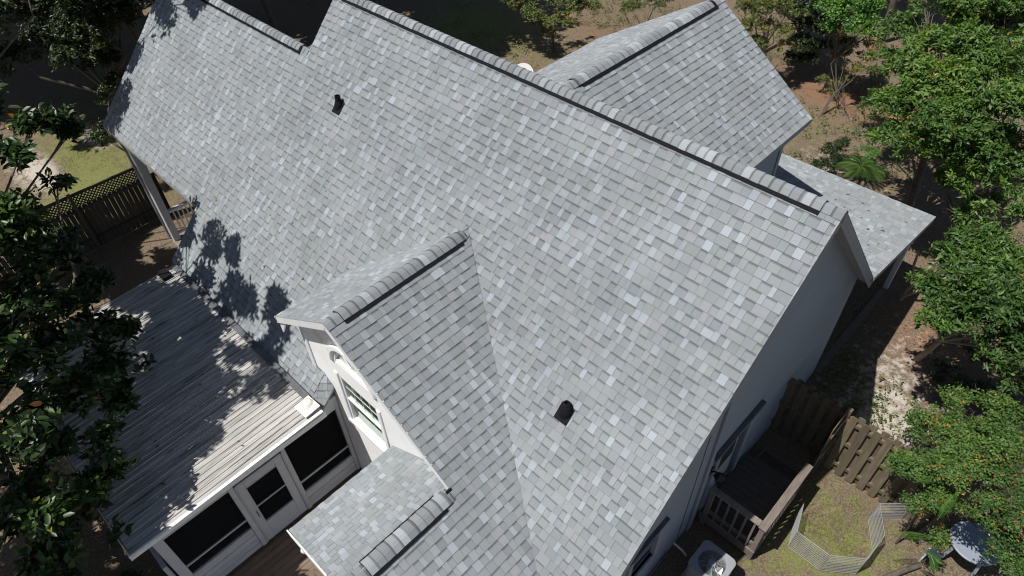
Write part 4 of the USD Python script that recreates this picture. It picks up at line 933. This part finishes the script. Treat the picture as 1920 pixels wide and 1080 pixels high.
C_ = {
 'right_broadleaf': [(1.23, 4.58, 3.6, 0.75), (2.02, 4.11, 3.4, 0.8), (1.49, 4.05, 3.2, 0.65), (1.74, 5.14, 3.8, 0.8), (1.12, 5.47, 3.8, 0.6), (0.96, 4.66, 3, 0.4), (2.47, 3.92, 3.2, 0.6), (1.68, 4.21, 3.9, 0.7), (2.18, 4.27, 3.8, 0.7), (1.24, 4.24, 3.3, 0.5), (1.77, 3.78, 3.2, 0.45), (2.36, 3.87, 3, 0.5), (2.9, 3.83, 2.6, 0.4)],
 'upper_right': [(-1.21, 8.95, 4.4, 1), (-1.99, 9.33, 3.8, 0.8), (-0.81, 9.61, 4.8, 1.1), (-0.5, 10.16, 5.2, 1.1), (-1.43, 8.65, 3.4, 0.7), (-2.46, 9.72, 2.6, 0.45), (-0.38, 8.21, 4.4, 0.9), (-1.81, 10.44, 4.8, 1), (-1.5, 11.82, 5.2, 1.2), (0.28, 8.59, 5, 1), (-2.35, 10.47, 4.2, 0.8), (-4.2, 13.36, 3.6, 0.5), (-2.74, 11.73, 4.6, 0.9), (-2.28, 11.95, 5.2, 1), (-1.07, 8.58, 3.8, 0.7), (-3.3, 11.98, 3.6, 0.5), (-0.97, 11.83, 5.6, 1.1), (-0.82, 12.22, 5, 0.9), (-1.74, 13.04, 5.4, 1.1), (-0.19, 10.81, 4.8, 0.8), (-1.64, 11.32, 4.8, 0.8), (-2.78, 12.33, 4.8, 0.8), (-1.22, 13.24, 5.6, 1.1)],
 'middle_right': [(0.32, 8.37, 3.4, 0.7), (-0.29, 9.04, 3.2, 0.6), (0.83, 8.08, 3.8, 0.8), (-0.24, 8.7, 2.8, 0.4), (0.79, 7.86, 3.2, 0.5), (0.65, 8.85, 4, 0.8), (0.34, 8.9, 3.7, 0.7), (0.43, 8.05, 2.6, 0.35), (1.33, 7.52, 3.4, 0.6)],
 'lime': [(-6.36, 15.57, 3, 0.7), (-5.47, 15.35, 2.8, 0.55), (-5.33, 16.45, 3, 0.6), (-6.05, 15.47, 2.5, 0.4), (-6, 15.75, 3.3, 0.7), (-5.31, 16.04, 2.7, 0.4)],
 'yellow_green': [(-8.75, 14.49, 2.6, 0.8), (-7.63, 14.46, 2.2, 0.7), (-7.77, 15.65, 2.5, 0.7), (-7.92, 14.28, 1.8, 0.45), (-7.84, 16.38, 2.8, 0.7), (-9.62, 15.18, 2.8, 0.8), (-8.12, 14.66, 2.9, 0.8), (-7.3, 14.83, 1.7, 0.35), (-8.58, 14.18, 2.2, 0.5)],
 'back_crape': [(-15.58, 11.15, 1.8, 0.7), (-14.65, 11.62, 1.5, 0.6), (-14.29, 12.56, 1.9, 0.6), (-15.08, 11.51, 1, 0.4), (-16.14, 11.31, 2, 0.8), (-14.99, 12.29, 2, 0.8), (-15.57, 11.44, 1.3, 0.5)],
 'back_small': [(-13.27, 14.06, 1.6, 0.5), (-12.76, 14.51, 1.8, 0.5), (-12.39, 14.82, 1.9, 0.5)],
 'orange': [(2.23, 1.71, 2.6, 0.45), (2.72, 1.41, 2.7, 0.5), (2.96, 1.86, 2.9, 0.5), (2.3, 1.27, 2.2, 0.4), (3.56, 1.32, 2.7, 0.5), (2.62, 2.41, 2.7, 0.45), (2.88, 0.97, 2.2, 0.35), (2.59, 1.04, 1.9, 0.3), (3.68, 1.06, 2.2, 0.4), (4.06, 0.85, 2, 0.4), (2.11, 1.39, 2, 0.3), (2.41, 2.16, 2.6, 0.45), (2.92, 2.51, 2.9, 0.5), (3.25, 1.79, 3, 0.5), (3.05, 1.25, 2.8, 0.45), (2.53, 1.25, 2.5, 0.42), (3.31, 1.1, 2.5, 0.4), (2, 2.05, 2.3, 0.3), (1.84, 2.45, 2.2, 0.28), (3.07, 0.67, 1.7, 0.2), (2.33, 2.77, 2.5, 0.35), (2.61, 3.09, 2.6, 0.4)],
 'dark_left': [(-21.9, -1.9, 3.6, 1.2), (-23.35, -2.22, 3.8, 1.3), (-21.95, -1.03, 3.8, 1), (-22.31, -2.51, 3, 1), (-22.19, -1.81, 2.6, 0.8), (-23.99, -2.87, 4, 1.3), (-23.76, -2.79, 3, 1.1), (-21.95, -1.55, 4.3, 1.3), (-22.09, -0.45, 4, 0.8), (-24.69, -3.72, 2.5, 0.9)],
 'magnolia': [(-12.41, -5.83, 6.07, 0.3), (-12.52, -5.48, 5.92, 0.3), (-12.5, -5.33, 5.62, 0.24), (-11.33, -6.47, 6.07, 0.42), (-10.08, -7.04, 5.92, 0.51), (-10.41, -6.86, 5.4, 0.51), (-12.45, -6.09, 4.74, 0.38), (-9.56, -7.27, 5.48, 0.6), (-10.17, -6.76, 4.88, 0.51), (-10.12, -6.63, 4.44, 0.42), (-8.85, -7.51, 5.18, 0.6), (-9.44, -7.06, 4.29, 0.47), (-8.18, -7.96, 5.33, 0.6), (-10.3, -6.54, 3.85, 0.3), (-8.33, -7.67, 4.59, 0.55), (-7.78, -8.18, 4.88, 0.6), (-8.49, -7.2, 3.63, 0.42), (-8.49, -6.8, 3.26, 0.36), (-7.9, -7.78, 3.85, 0.51), (-7.33, -8.34, 4.29, 0.55), (-8.08, -7.36, 3.26, 0.34), (-8.2, -6.7, 3.11, 0.19), (-7.16, -8.04, 3.55, 0.42), (-6.82, -8.59, 3.85, 0.51), (-6.89, -8.78, 4.44, 0.6), (-6.95, -8, 3.11, 0.24), (-6.35, -9.05, 3.85, 0.51), (-6.51, -8.68, 3.26, 0.38), (-6.01, -9.1, 3.26, 0.42), (-6.8, -8.38, 2.96, 0.3), (-6.07, -8.71, 2.9, 0.34), (-9.35, -7.09, 3.7, 0.42), (-9.63, -6.65, 3.11, 0.26)],
 'wing_shrub': [(-21.59, -2.34, 2, 0.4), (-21.83, -2.5, 1.6, 0.35), (-19.65, -3.5, 1.6, 0.45), (-19.77, -3.44, 1.8, 0.3), (-21.54, -2.1, 2.2, 0.4)],
 'low_fine': [(-2.73, 12.86, 0.8, 0.35), (-2.74, 12.48, 0.6, 0.35), (-2.72, 13.23, 1, 0.35)],
 'dark_gap': [(-7.69, 16.31, 2.4, 0.8), (-7.07, 16.36, 1.9, 0.7), (-7.16, 16.05, 1.4, 0.6), (-6.56, 16.58, 1.2, 0.5), (-7.24, 15.72, 0.9, 0.4), (-7.16, 16.37, 2.8, 0.8), (-6.74, 16.31, 2.2, 0.6), (-6.75, 16.15, 0.9, 0.4)],
 'red_tip': [(-5.7, 16.2, 1.8, 0.4), (-4.87, 15.66, 1.7, 0.4), (-6.24, 16.53, 1.8, 0.35), (-4.93, 15.41, 1.4, 0.35), (-4.75, 15.95, 2, 0.45), (-3.93, 14.54, 1.9, 0.45), (-5.76, 16.2, 1.4, 0.3)],
 'red_soil': [(-5.95, 15.79, 0.5, 0.3), (-5.52, 15.92, 0.5, 0.3), (-5.3, 16.12, 0.7, 0.3), (-5.53, 15.66, 0.3, 0.25)],
 'low_dark': [(-3.66, 11.67, 0.5, 0.4), (-3.63, 11.14, 0.4, 0.35), (-3.58, 12.12, 0.6, 0.4)],

}
OFF = lambda l, dx, dy, dz, k=1.0: [(x + dx, y + dy, z + dz, r * k) for x, y, z, r in l]
plant('magnolia_tree', 'dark glossy magnolia overhanging the flat porch roof at the left', 'tree', (-10.3, -9.6), C_['magnolia'] + [(-9.5, -10.4, 5.5, 1.5), (-8.6, -10.9, 6.6, 1.4), (-10.8, -9.8, 6.8, 1.4), (-12.5, -9.2, 6.2, 1.4), (-12.9, -8.0, 7.2, 1.0), (-9.2, -9.3, 7.9, 1.0), (-9.6, -8.6, 6.6, .7), (-9, -13, 7, 1.2), (-7.5, -13.1, 6.5, 1.2), (-6.2, -13.3, 6.4, 1.1), (-10.6, -12.4, 7, 1.2), (-8.8, -12, 8.2, 1.2), (-8.7, -10.6, 8.2, 1.0), (-9.8, -10.4, 8.4, 1.0), (-4.9, -13.2, 6.0, 1.0), (-10.2, -12.8, 5, 1.0), (-11.6, -12, 5.2, 1.0), (-11.8, -6.5, 8.1, .42), (-10.95, -6.5, 8.2, .42), (-10.6, -6.9, 7.8, .45), (-10.6, -7.3, 7.4, .42), (-9.95, -6.9, 7.7, .42), (-9.25, -6.6, 8.0, .36), (-8.85, -6.95, 7.8, .36), (-8.8, -7.25, 7.5, .36), (-9.35, -7.75, 7.8, .5), (-8.3, -7.8, 7.8, .42), (-8.65, -8.5, 7.8, .5), (-8.0, -9.3, 7.8, .42), (-7.6, -10.9, 7.6, .9), (-6.6, -11.4, 7.2, .9), (-12.1, -8.3, 7.8, .7), (-11.5, -7.9, 7.6, .6), (-11.1, -8.6, 7.6, .6)], 'magnolia_leaf', .17, 19, 9, gap=.385, seed=1, shape=1, wide=.44, parts=300, trunk_r=.10, red=.008, limb_n=30)
plant('tree', 'broad-leaved tree right of the back porch roof, in front of the dark gap', 'tree', (1.3, 6.0), C_['right_broadleaf'], 'broad_leaf', .12, 40, 7, gap=.43, gapscale=1.6, seed=2, wide=.38, trunk_r=.06, bark='tan_bark', parts=150)
plant('tree', 'large leafy tree filling the top right corner', 'tree', (-.9, 10.4), C_['upper_right'], 'broad_leaf', .12, 32, 7, gap=.43, gapscale=1.2, seed=3, wide=.40, trunk_r=.11, red=.01)
plant('tree', 'mid-height leafy tree right of the palm-like plant', 'tree', (.6, 8.9), C_['middle_right'], 'broad_leaf', .12, 34, 7, gap=.44, gapscale=1.5, seed=4, wide=.40, trunk_r=.07)
plant('small_tree', 'bright lime green small tree at the top edge right of centre', 'tree', (-5.9, 16.0), C_['lime'], 'lime_leaf', .09, 60, 6, seed=5, wide=.6, trunk_r=.06, rosette=False)
plant('small_tree', 'yellowish green crape myrtle behind the back gable roof', 'tree', (-8.1, 15.2), C_['yellow_green'], 'olive_leaf', .08, 55, 6, seed=6, wide=.55, trunk_r=.05, red=.05, stems=3, bark='tan_bark')
plant('small_tree', 'loose olive green shrub tree left of the back gable at the top', 'tree', (-15.1, 11.9), C_['back_crape'], 'olive_leaf', .085, 55, 6, seed=7, wide=.55, trunk_r=.04, red=.05, stems=2)
plant('shrub', 'small thin yellow-green shrub at the top edge above the back gable', 'shrub', (-12.8, 14.5), C_['back_small'], 'olive_leaf', .08, 40, 6, seed=8, wide=.5, trunk_r=.03)
plant('shrub', 'large shrub with orange-tinged leaves in the bottom right corner', 'shrub', (2.9, 1.75), C_['orange'], 'shrub_leaf', .052, 150, 7, seed=9, wide=.6, trunk_r=.03, red=.028, stems=3, rosette=False, gap=.46, gapscale=3.2)
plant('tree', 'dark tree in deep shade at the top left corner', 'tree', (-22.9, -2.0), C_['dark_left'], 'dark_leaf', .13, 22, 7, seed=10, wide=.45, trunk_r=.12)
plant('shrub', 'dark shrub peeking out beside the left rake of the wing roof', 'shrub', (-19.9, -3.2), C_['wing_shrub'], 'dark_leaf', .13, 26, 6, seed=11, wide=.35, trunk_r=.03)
plant('shrub', 'fine-leaved bright shrub on bare soil left of the leafy trees', 'shrub', (-2.75, 12.9), C_['low_fine'], 'lime_leaf', .035, 160, 6, seed=12, wide=.6, trunk_r=.02, rosette=False)
plant('shrub', 'low dark shrub just beyond the back porch eave', 'shrub', (-3.6, 11.7), C_['low_dark'], 'dark_leaf', .09, 60, 6, seed=13, wide=.4, trunk_r=.02)
plant('shrub', 'low dark shrubs on the ground below the magnolia, left of the porch roof corner', 'shrub', (-7.5, -9.9), [(-7.5, -9.9, .4, .7), (-8.7, -9.6, .3, .7), (-6.4, -10.3, .4, .7), (-9.8, -9.2, .3, .6), (-5.5, -10.2, .3, .6), (-7.0, -9.2, .0, .5), (-10.8, -9.0, .2, .6), (-6.2, -9.4, -.1, .45)], 'dark_leaf', .11, 34, 6, seed=15, wide=.42, trunk_r=.025)
plant('shrub', 'dark low undergrowth in the shade above the orange-tinged shrub', 'shrub', (2.6, 5.6), [(2.4, 5.3, .5, .5), (3.0, 6.2, .6, .6), (2.2, 6.3, .5, .5), (2.9, 5.0, .8, .45), (3.5, 4.6, 1.0, .6), (3.3, 3.8, 1.0, .5), (1.9, 5.7, .3, .3), (2.5, 4.6, .4, .35), (2.2, 3.6, .35, .3)], 'dark_leaf', .10, 34, 6, seed=14, wide=.42, trunk_r=.03)
plant('tree', 'dark leafy tree in shade between the crape myrtle and the lime green tree', 'tree', (-8.4, 18.6), C_['dark_gap'], 'dark_leaf', .12, 30, 7, seed=16, wide=.45, trunk_r=.06)
plant('shrub', 'reddish-tipped loose shrub below the lime green tree', 'shrub', (-5.2, 14.2), C_['red_tip'], 'olive_leaf', .09, 46, 6, seed=17, wide=.4, trunk_r=.025, red=.10, stems=2)
plant('shrub', 'sparse low sapling on the reddish soil beside the back gable corner', 'shrub', (-4.2, 14.6), C_['red_soil'], 'olive_leaf', .07, 40, 6, seed=18, wide=.4, trunk_r=.015, red=.05)
# bare forked tree by the porch corner
bt = thing('small_tree', 'bare tan trunk forking beside the back porch corner', 'tree', (.25, 7.6, 0))
b = MB()
for pts, rr in (([(.25, 7.6, -.1), (.30, 7.75, .45), (.45, 8.1, .95), (.62, 8.5, 1.7), (.9, 8.8, 2.6)], [.055, .05, .045, .035, .02]), ([(.30, 7.75, .45), (.12, 7.95, .85), (.05, 8.1, 1.2)], [.04, .035, .02]),
                ([(.45, 8.1, .95), (.8, 8.2, 1.4), (1.2, 8.1, 2.2)], [.035, .028, .015]), ([(.62, 8.5, 1.7), (.4, 8.9, 2.4)], [.026, .012]), ([(.27, 7.65, .1), (.55, 7.7, .5), (.95, 7.75, 1.2), (1.3, 7.6, 2.3)], [.045, .04, .03, .015])):
    b.tube(pts, rr, 8)
b.build('trunk', 'tan_bark', bt, smooth=True)
r_ = np.random.default_rng(77); P, O = crown_points([(.9, 8.85, 2.7, .3), (1.2, 8.1, 2.3, .25), (1.3, 7.6, 2.4, .28), (.4, 8.95, 2.5, .2)], 40, r_)
V, F, T, _, _ = leaf_batch(np.repeat(P, 5, 0) + r_.normal(size=(len(P) * 5, 3)) * .03, unit(r_.normal(size=(len(P) * 5, 3)) + [0, 0, 1.2]), unit(r_.normal(size=(len(P) * 5, 3))), r_.uniform(.06, .11, len(P) * 5), np.c_[r_.random(len(P) * 5), np.zeros((len(P) * 5, 2))])
MB().add(V, F, T).build('crown', 'broad_leaf', bt, smooth=True)
# palm-like cycad
pl = thing('cycad', 'spiky green palm-like cycad behind the back porch roof', 'plant', (-2.75, 11.75, 0))
MB().lathe((-2.75, 11.75, -.05), [(.14, 0), (.16, .2), (.10, .4), (0, .45)], n=12).build('trunk', 'bark', pl)
r_ = np.random.default_rng(5)
for k in range(20):
    a = 2 * math.pi * k / 26 * 1.618 * 5; el = r_.uniform(.35, 1.25); L = r_.uniform(.5, .8)
    pts = []
    for s_ in np.linspace(0, 1, 9):
        pts.append(np.array([-2.75, 11.75, .40]) + L * s_ * np.array([math.cos(a) * math.cos(el * (1 - .7 * s_)), math.sin(a) * math.cos(el * (1 - .7 * s_)), math.sin(el * (1 - .9 * s_)) * .9]))
    pts = np.array(pts); fb = MB().tube(pts, np.linspace(.009, .004, 9), 4)
    Q = np.vstack([pts[i] + (pts[i + 1] - pts[i]) * q for i in range(1, 8) for q in (0, .2, .4, .6, .8)]); dr = unit(np.repeat(pts[2:9] - pts[1:8], 5, 0)); sd = unit(np.cross(dr, [0, 0, 1.0])); nn = np.cross(sd, dr)
    for sg in (-1, 1):
        V, F, T, _, _ = leaf_batch(Q, unit(nn + .1), unit(sd * sg + dr * .5), np.full(len(Q), .17), np.tile([r_.random(), 0, 0], (len(Q), 1)), wide=.10); fb.add(V, F, T)
    fb.build('frond', 'shrub_leaf', pl)
# feathery fronds rising out of the orange-tinged shrub
def frond(root, tip, sag, n_=16, ll=.085):
    s_ = np.linspace(0, 1, 9)[:, None]; root, tip = np.array(root), np.array(tip)
    pts = root + (tip - root) * s_ + np.array([0, 0, 1.0]) * sag * (s_ * (1 - s_) * 4)
    fb = MB().tube(pts, np.linspace(.006, .003, 9), 4); idx = np.linspace(.8, 7.9, n_ * 2)
    i0 = idx.astype(int); Q = pts[i0] + (pts[i0 + 1] - pts[i0]) * (idx - i0)[:, None]; dr = unit(pts[i0 + 1] - pts[i0]); sd = unit(np.cross(dr, [0, 0, 1.0])); nn = np.cross(sd, dr)
    for sg in (-1, 1):
        V, F, T, _, _ = leaf_batch(Q, unit(nn), unit(sd * sg + dr * .35), ll * np.sin(np.linspace(.5, 2.9, len(Q))), np.tile([rng.random(), 0, 0], (len(Q), 1)), wide=.15); fb.add(V, F, T)
    return fb
fs = thing('fern_sapling', 'feathery bright green sapling growing through the orange-tinged shrub', 'plant', (2.75, 1.3, 0))
MB().tube([(2.75, 1.3, -.05), (2.72, 1.3, 1.2), (2.7, 1.32, 2.9)], [.02, .016, .006], 6).build('stem', 'bark', fs)
for (a_, b_, sg) in [((2.81, 0.16, 2.75), (2.86, 0.77, 2.8), 0.04), ((2.98, 0.48, 1.9), (2.48, 0.08, 1.9), 0.03), ((2.35, 0.84, 2.4), (2.67, 1.21, 2.5), 0.03), ((3.09, 0.39, 1.6), (3.28, 0.21, 1.5), 0.02), ((2.56, 1.28, 2.7), (2.43, 1.4, 2.7), 0.02), ((2.96, 0.39, 1.6), (3.32, 0.45, 1.5), 0.02)]:
    frond(a_, b_, sg).build('frond', 'fern_leaf', fs)

# tall trees standing outside the frame, whose shade falls into it
def tall_tree(label, x, y, clumps, seed, leaf='dark_leaf', size=.30, per=4.5, trunk_r=.2):
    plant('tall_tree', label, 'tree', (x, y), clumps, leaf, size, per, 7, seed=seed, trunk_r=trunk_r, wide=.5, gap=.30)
r_ = np.random.default_rng(91)
def cloud(x, y, z0, z1, R_, n_): return [(x + r_.normal() * R_ * .45, y + r_.normal() * R_ * .45, r_.uniform(z0, z1), R_ * r_.uniform(.4, .62)) for _ in range(n_)]
tall_tree('tall dark tree left of the frame whose twigs shade the wing roof edge', -19.6, -9.8, [(-17.3, -3.9, 7.6, .42), (-17.1, -4.7, 6.6, .40), (-17.5, -4.9, 7.4, .5), (-15.9, -2.9, 9.8, .6), (-17.0, -3.4, 9.2, .7), (-18.6, -5.8, 8.4, .9), (-19.6, -7.6, 7.4, 1.0), (-18.0, -6.6, 9.2, .9), (-19.2, -8.4, 6.4, 1.0)], 31, size=.16, per=20, trunk_r=.06)
tall_tree('dark tree left of the frame shading the lattice fence', -15.6, -11.0, [(-18.1, -8.2, 5.4, .9), (-17.1, -8.0, 5.0, .8), (-16.3, -8.3, 5.3, .8), (-18.7, -9.0, 5.6, .9), (-17.5, -9.2, 6.0, 1.0), (-15.5, -8.8, 5.6, .8), (-16.5, -7.4, 4.6, .55), (-17.7, -7.5, 4.5, .5), (-19.3, -8.4, 4.6, .6), (-19.9, -7.6, 5.0, .55), (-19.3, -6.9, 4.6, .45), (-20.6, -7.3, 5.2, .4), (-18.5, -7.3, 5.2, .6), (-15.1, -7.9, 5.0, .6), (-16.9, -6.9, 5.4, .5)], 32, size=.17, per=30, trunk_r=.07)
tall_tree('slim tall tree added for shade between the crape myrtle and the lime tree', -9.0, 17.2, [(-9.8, 16.5, 8, 1.1), (-8.7, 15.0, 8.3, .9), (-11, 18, 8.5, 1.2), (-10.2, 17.2, 9, 1.1), (-9.2, 15.8, 8.6, 1.0), (-11.6, 18.8, 9, 1.2), (-8.9, 20, 8.5, 1.1), (-9.6, 19, 9, 1.1), (-8.2, 14.6, 8.2, .6), (-12.2, 19.6, 8.6, 1.0)], 33, size=.2, per=14, trunk_r=.08)  # added tree, crown clumps placed to shade the ground behind the house
TALL = [(-31, -4.6, 'tall tree over the shaded ground at the far left'), (-35.5, -5.5, 'leftmost tall tree beyond the lawn'), (-27.6, -1.0, 'tall tree behind the dark corner tree'), (-22.6, 0.2, 'tall tree towering over the dark corner tree'), (-31, .4, 'second tall tree deep in the left background'), (-36, -.6, 'farthest tall tree at the upper left'),
        (-26.6, 1.0, 'tall tree standing behind the left wing'), (-22.4, 1.6, 'tall tree close behind the left wing ridge'), (-30, 5.2, 'tall tree far behind the wing'), (-25.4, 5.6, 'tall tree beyond the wing, above the frame'), (-21.2, 6.0, 'tall tree shading the ground above the main ridge'), (-23.5, 9.8, 'tall tree behind the shaded ground above the main ridge'), (-22.0, 8.6, 'tall tree near the olive shrub tree'), (-6.0, 21.0, 'tall tree at the top edge behind the lime green tree'), (-30.2, -7.4, 'tall tree left of the frame behind the pale clearing'), (-34.2, -8.2, 'tall tree far left of the clearing'), (-37.5, -7.4, 'tall tree at the end of the far left row'), (-27.9, -4.6, 'tall tree overshadowing the edge of the pale clearing'), (-40.5, -3, 'tall tree at the far left end of the wood')]
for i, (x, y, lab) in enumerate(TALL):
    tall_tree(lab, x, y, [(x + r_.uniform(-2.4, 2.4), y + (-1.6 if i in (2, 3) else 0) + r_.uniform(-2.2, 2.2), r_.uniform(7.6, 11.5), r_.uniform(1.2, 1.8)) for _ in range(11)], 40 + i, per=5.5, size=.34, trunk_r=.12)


# ------------------------------------------------------------------ ground cover
def scatter(n_, box_, dens, r):
    x = r.uniform(box_[0], box_[1], n_); y = r.uniform(box_[2], box_[3], n_); w = dens(x, y); k = r.random(n_) < w
    return x[k], y[k]
r_ = np.random.default_rng(55)
V_, F_, T_, o_ = [], [], [], 0
def inside_house(x, y): return ((x > -14.2) & (x < -.25) & (y > -4.6) & (y < 4.0)) | ((x > -8) & (x < BWX) & (y > 3.9) & (y < 6.5))
for box_, n_ in (((.2, 5.2, -2.2, 2.6), 90000), ((-28, -16.5, -8, -.5), 60000), ((-24, -14, 8, 15), 30000), ((-9, 0, 9, 16), 26000), ((0, 4, 2, 8), 16000)):
    x, y = scatter(n_, box_, lambda x, y: np.clip((weights(x, y)[:, 0] - weights(x, y)[:, 2] * .5) * 1.3 * (meshkit.fbm(np.stack([x * 1.6, y * 1.6, 0 * x], -1), 3, 8) * 1.6 - .35), .015, 1), r_)
    k = ~inside_house(x, y); x, y = x[k], y[k]; m_ = len(x)
    h = r_.uniform(.02, .055, m_); a = r_.random(m_) * 2 * np.pi; lean = r_.uniform(.2, 1.1, m_)
    z = ground_z(x, y) - .004; d = np.c_[np.cos(a), np.sin(a), np.zeros(m_)]; sdir = np.c_[-np.sin(a), np.cos(a), np.zeros(m_)]
    P0 = np.c_[x, y, z]; w_ = .006 + .004 * (np.abs(x) > 10)
    v = np.stack([P0 - sdir * w_[:, None], P0 + sdir * w_[:, None], P0 + d * (h * lean)[:, None] + np.c_[np.zeros(m_), np.zeros(m_), h]], 1)
    tn = np.clip(r_.normal(.45, .25, m_), 0, 1)
    V_.append(v.reshape(-1, 3)); F_.append(np.arange(m_ * 3).reshape(-1, 3) + o_); T_.append(np.repeat(np.c_[tn, 0 * tn, 0 * tn], 3, 0)); o_ += m_ * 3
gm = MB(); gm.add(np.vstack(V_), np.vstack(F_), np.vstack(T_)); gm.build('grass', 'grass_blade', kind='stuff', category='grass', label='short patchy grass growing on the open soil around the house')
x, y = scatter(110000, (-30, 6, -9, 20), lambda x, y: np.clip(.09 + weights(x, y)[:, 1] * .5 - weights(x, y)[:, 2] * .1, 0, 1) * (meshkit.fbm(np.stack([x * .9, y * .9, 0 * x], -1), 3, 18) > .42), r_)
k = ~inside_house(x, y); x, y = x[k], y[k]; m_ = len(x)
C = np.c_[x, y, ground_z(x, y) + .012]; N = unit(r_.normal(size=(m_, 3)) * .35 + [0, 0, 1]); D = unit(r_.normal(size=(m_, 3)))
V, F, T, _, _ = leaf_batch(C, N, D, r_.uniform(.03, .085, m_), np.c_[r_.random(m_), np.zeros((m_, 2))], wide=.4, cup=.12)
MB().add(V, F, T).build('leaf_litter', 'dry_leaf', kind='stuff', category='fallen leaves', label='dry brown leaves and twigs strewn over the ground')

# a few fallen leaves lying on the roofs
r_ = np.random.default_rng(8); C, N = [], []
for k in range(26):
    x = r_.uniform(-2.4, -.2); y = r_.uniform(5.0, 7.8); C.append((x, y, PZ0 - PS * (y - 4.2) + .022)); N.append((0, PS, 1))
for k in range(22):
    x = r_.uniform(-11, -6.2); y = r_.uniform(-8.3, -5.1); C.append((x, y, px_(y) + .045)); N.append((0, 0, 1))
for k in range(12):
    x = r_.uniform(-11.3, -7.2); y = r_.uniform(-4.8, -2.5); C.append((x, y, zmain(y) + .022)); N.append((0, -.7, .7))
C, N = np.array(C), unit(np.array(N) + r_.normal(size=(len(N), 3)) * .15)
V, F, T, _, _ = leaf_batch(C, N, unit(r_.normal(size=(len(C), 3))), r_.uniform(.05, .13, len(C)), np.c_[r_.random(len(C)), np.zeros((len(C), 2))], wide=.4)
MB().add(V, F, T).build('fallen_leaves', 'dry_leaf', kind='stuff', category='fallen leaves', label='scattered dry leaves lying on the porch roofs')

# weeds and seedlings growing through the open soil behind the house
r_ = np.random.default_rng(66)
x = np.r_[r_.uniform(-32, 1, 5200), r_.uniform(0, 4.5, 900)]; y = np.r_[r_.uniform(7.5, 27, 5200), r_.uniform(3.5, 12, 900)]
k = (meshkit.fbm(np.stack([x * .45, y * .45, 0 * x], -1), 3, 31) > .50) & ~inside_house(x, y); x, y = x[k], y[k]
q = 9; C = np.repeat(np.c_[x, y, ground_z(x, y)], q, 0) + r_.normal(size=(len(x) * q, 3)) * [.09, .09, .0] + np.c_[np.zeros((len(x) * q, 2)), r_.uniform(.02, .20, len(x) * q)]
V, F, T, _, _ = leaf_batch(C, unit(r_.normal(size=(len(C), 3)) * .5 + [0, 0, 1]), unit(r_.normal(size=(len(C), 3)) + [0, 0, .3]), r_.uniform(.05, .13, len(C)), np.c_[r_.random(len(C)), np.zeros((len(C), 2))], wide=.42)
MB().add(V, F, T).build('weeds', 'olive_leaf', kind='stuff', category='weeds', label='low weeds and seedlings scattered over the soil behind the house')
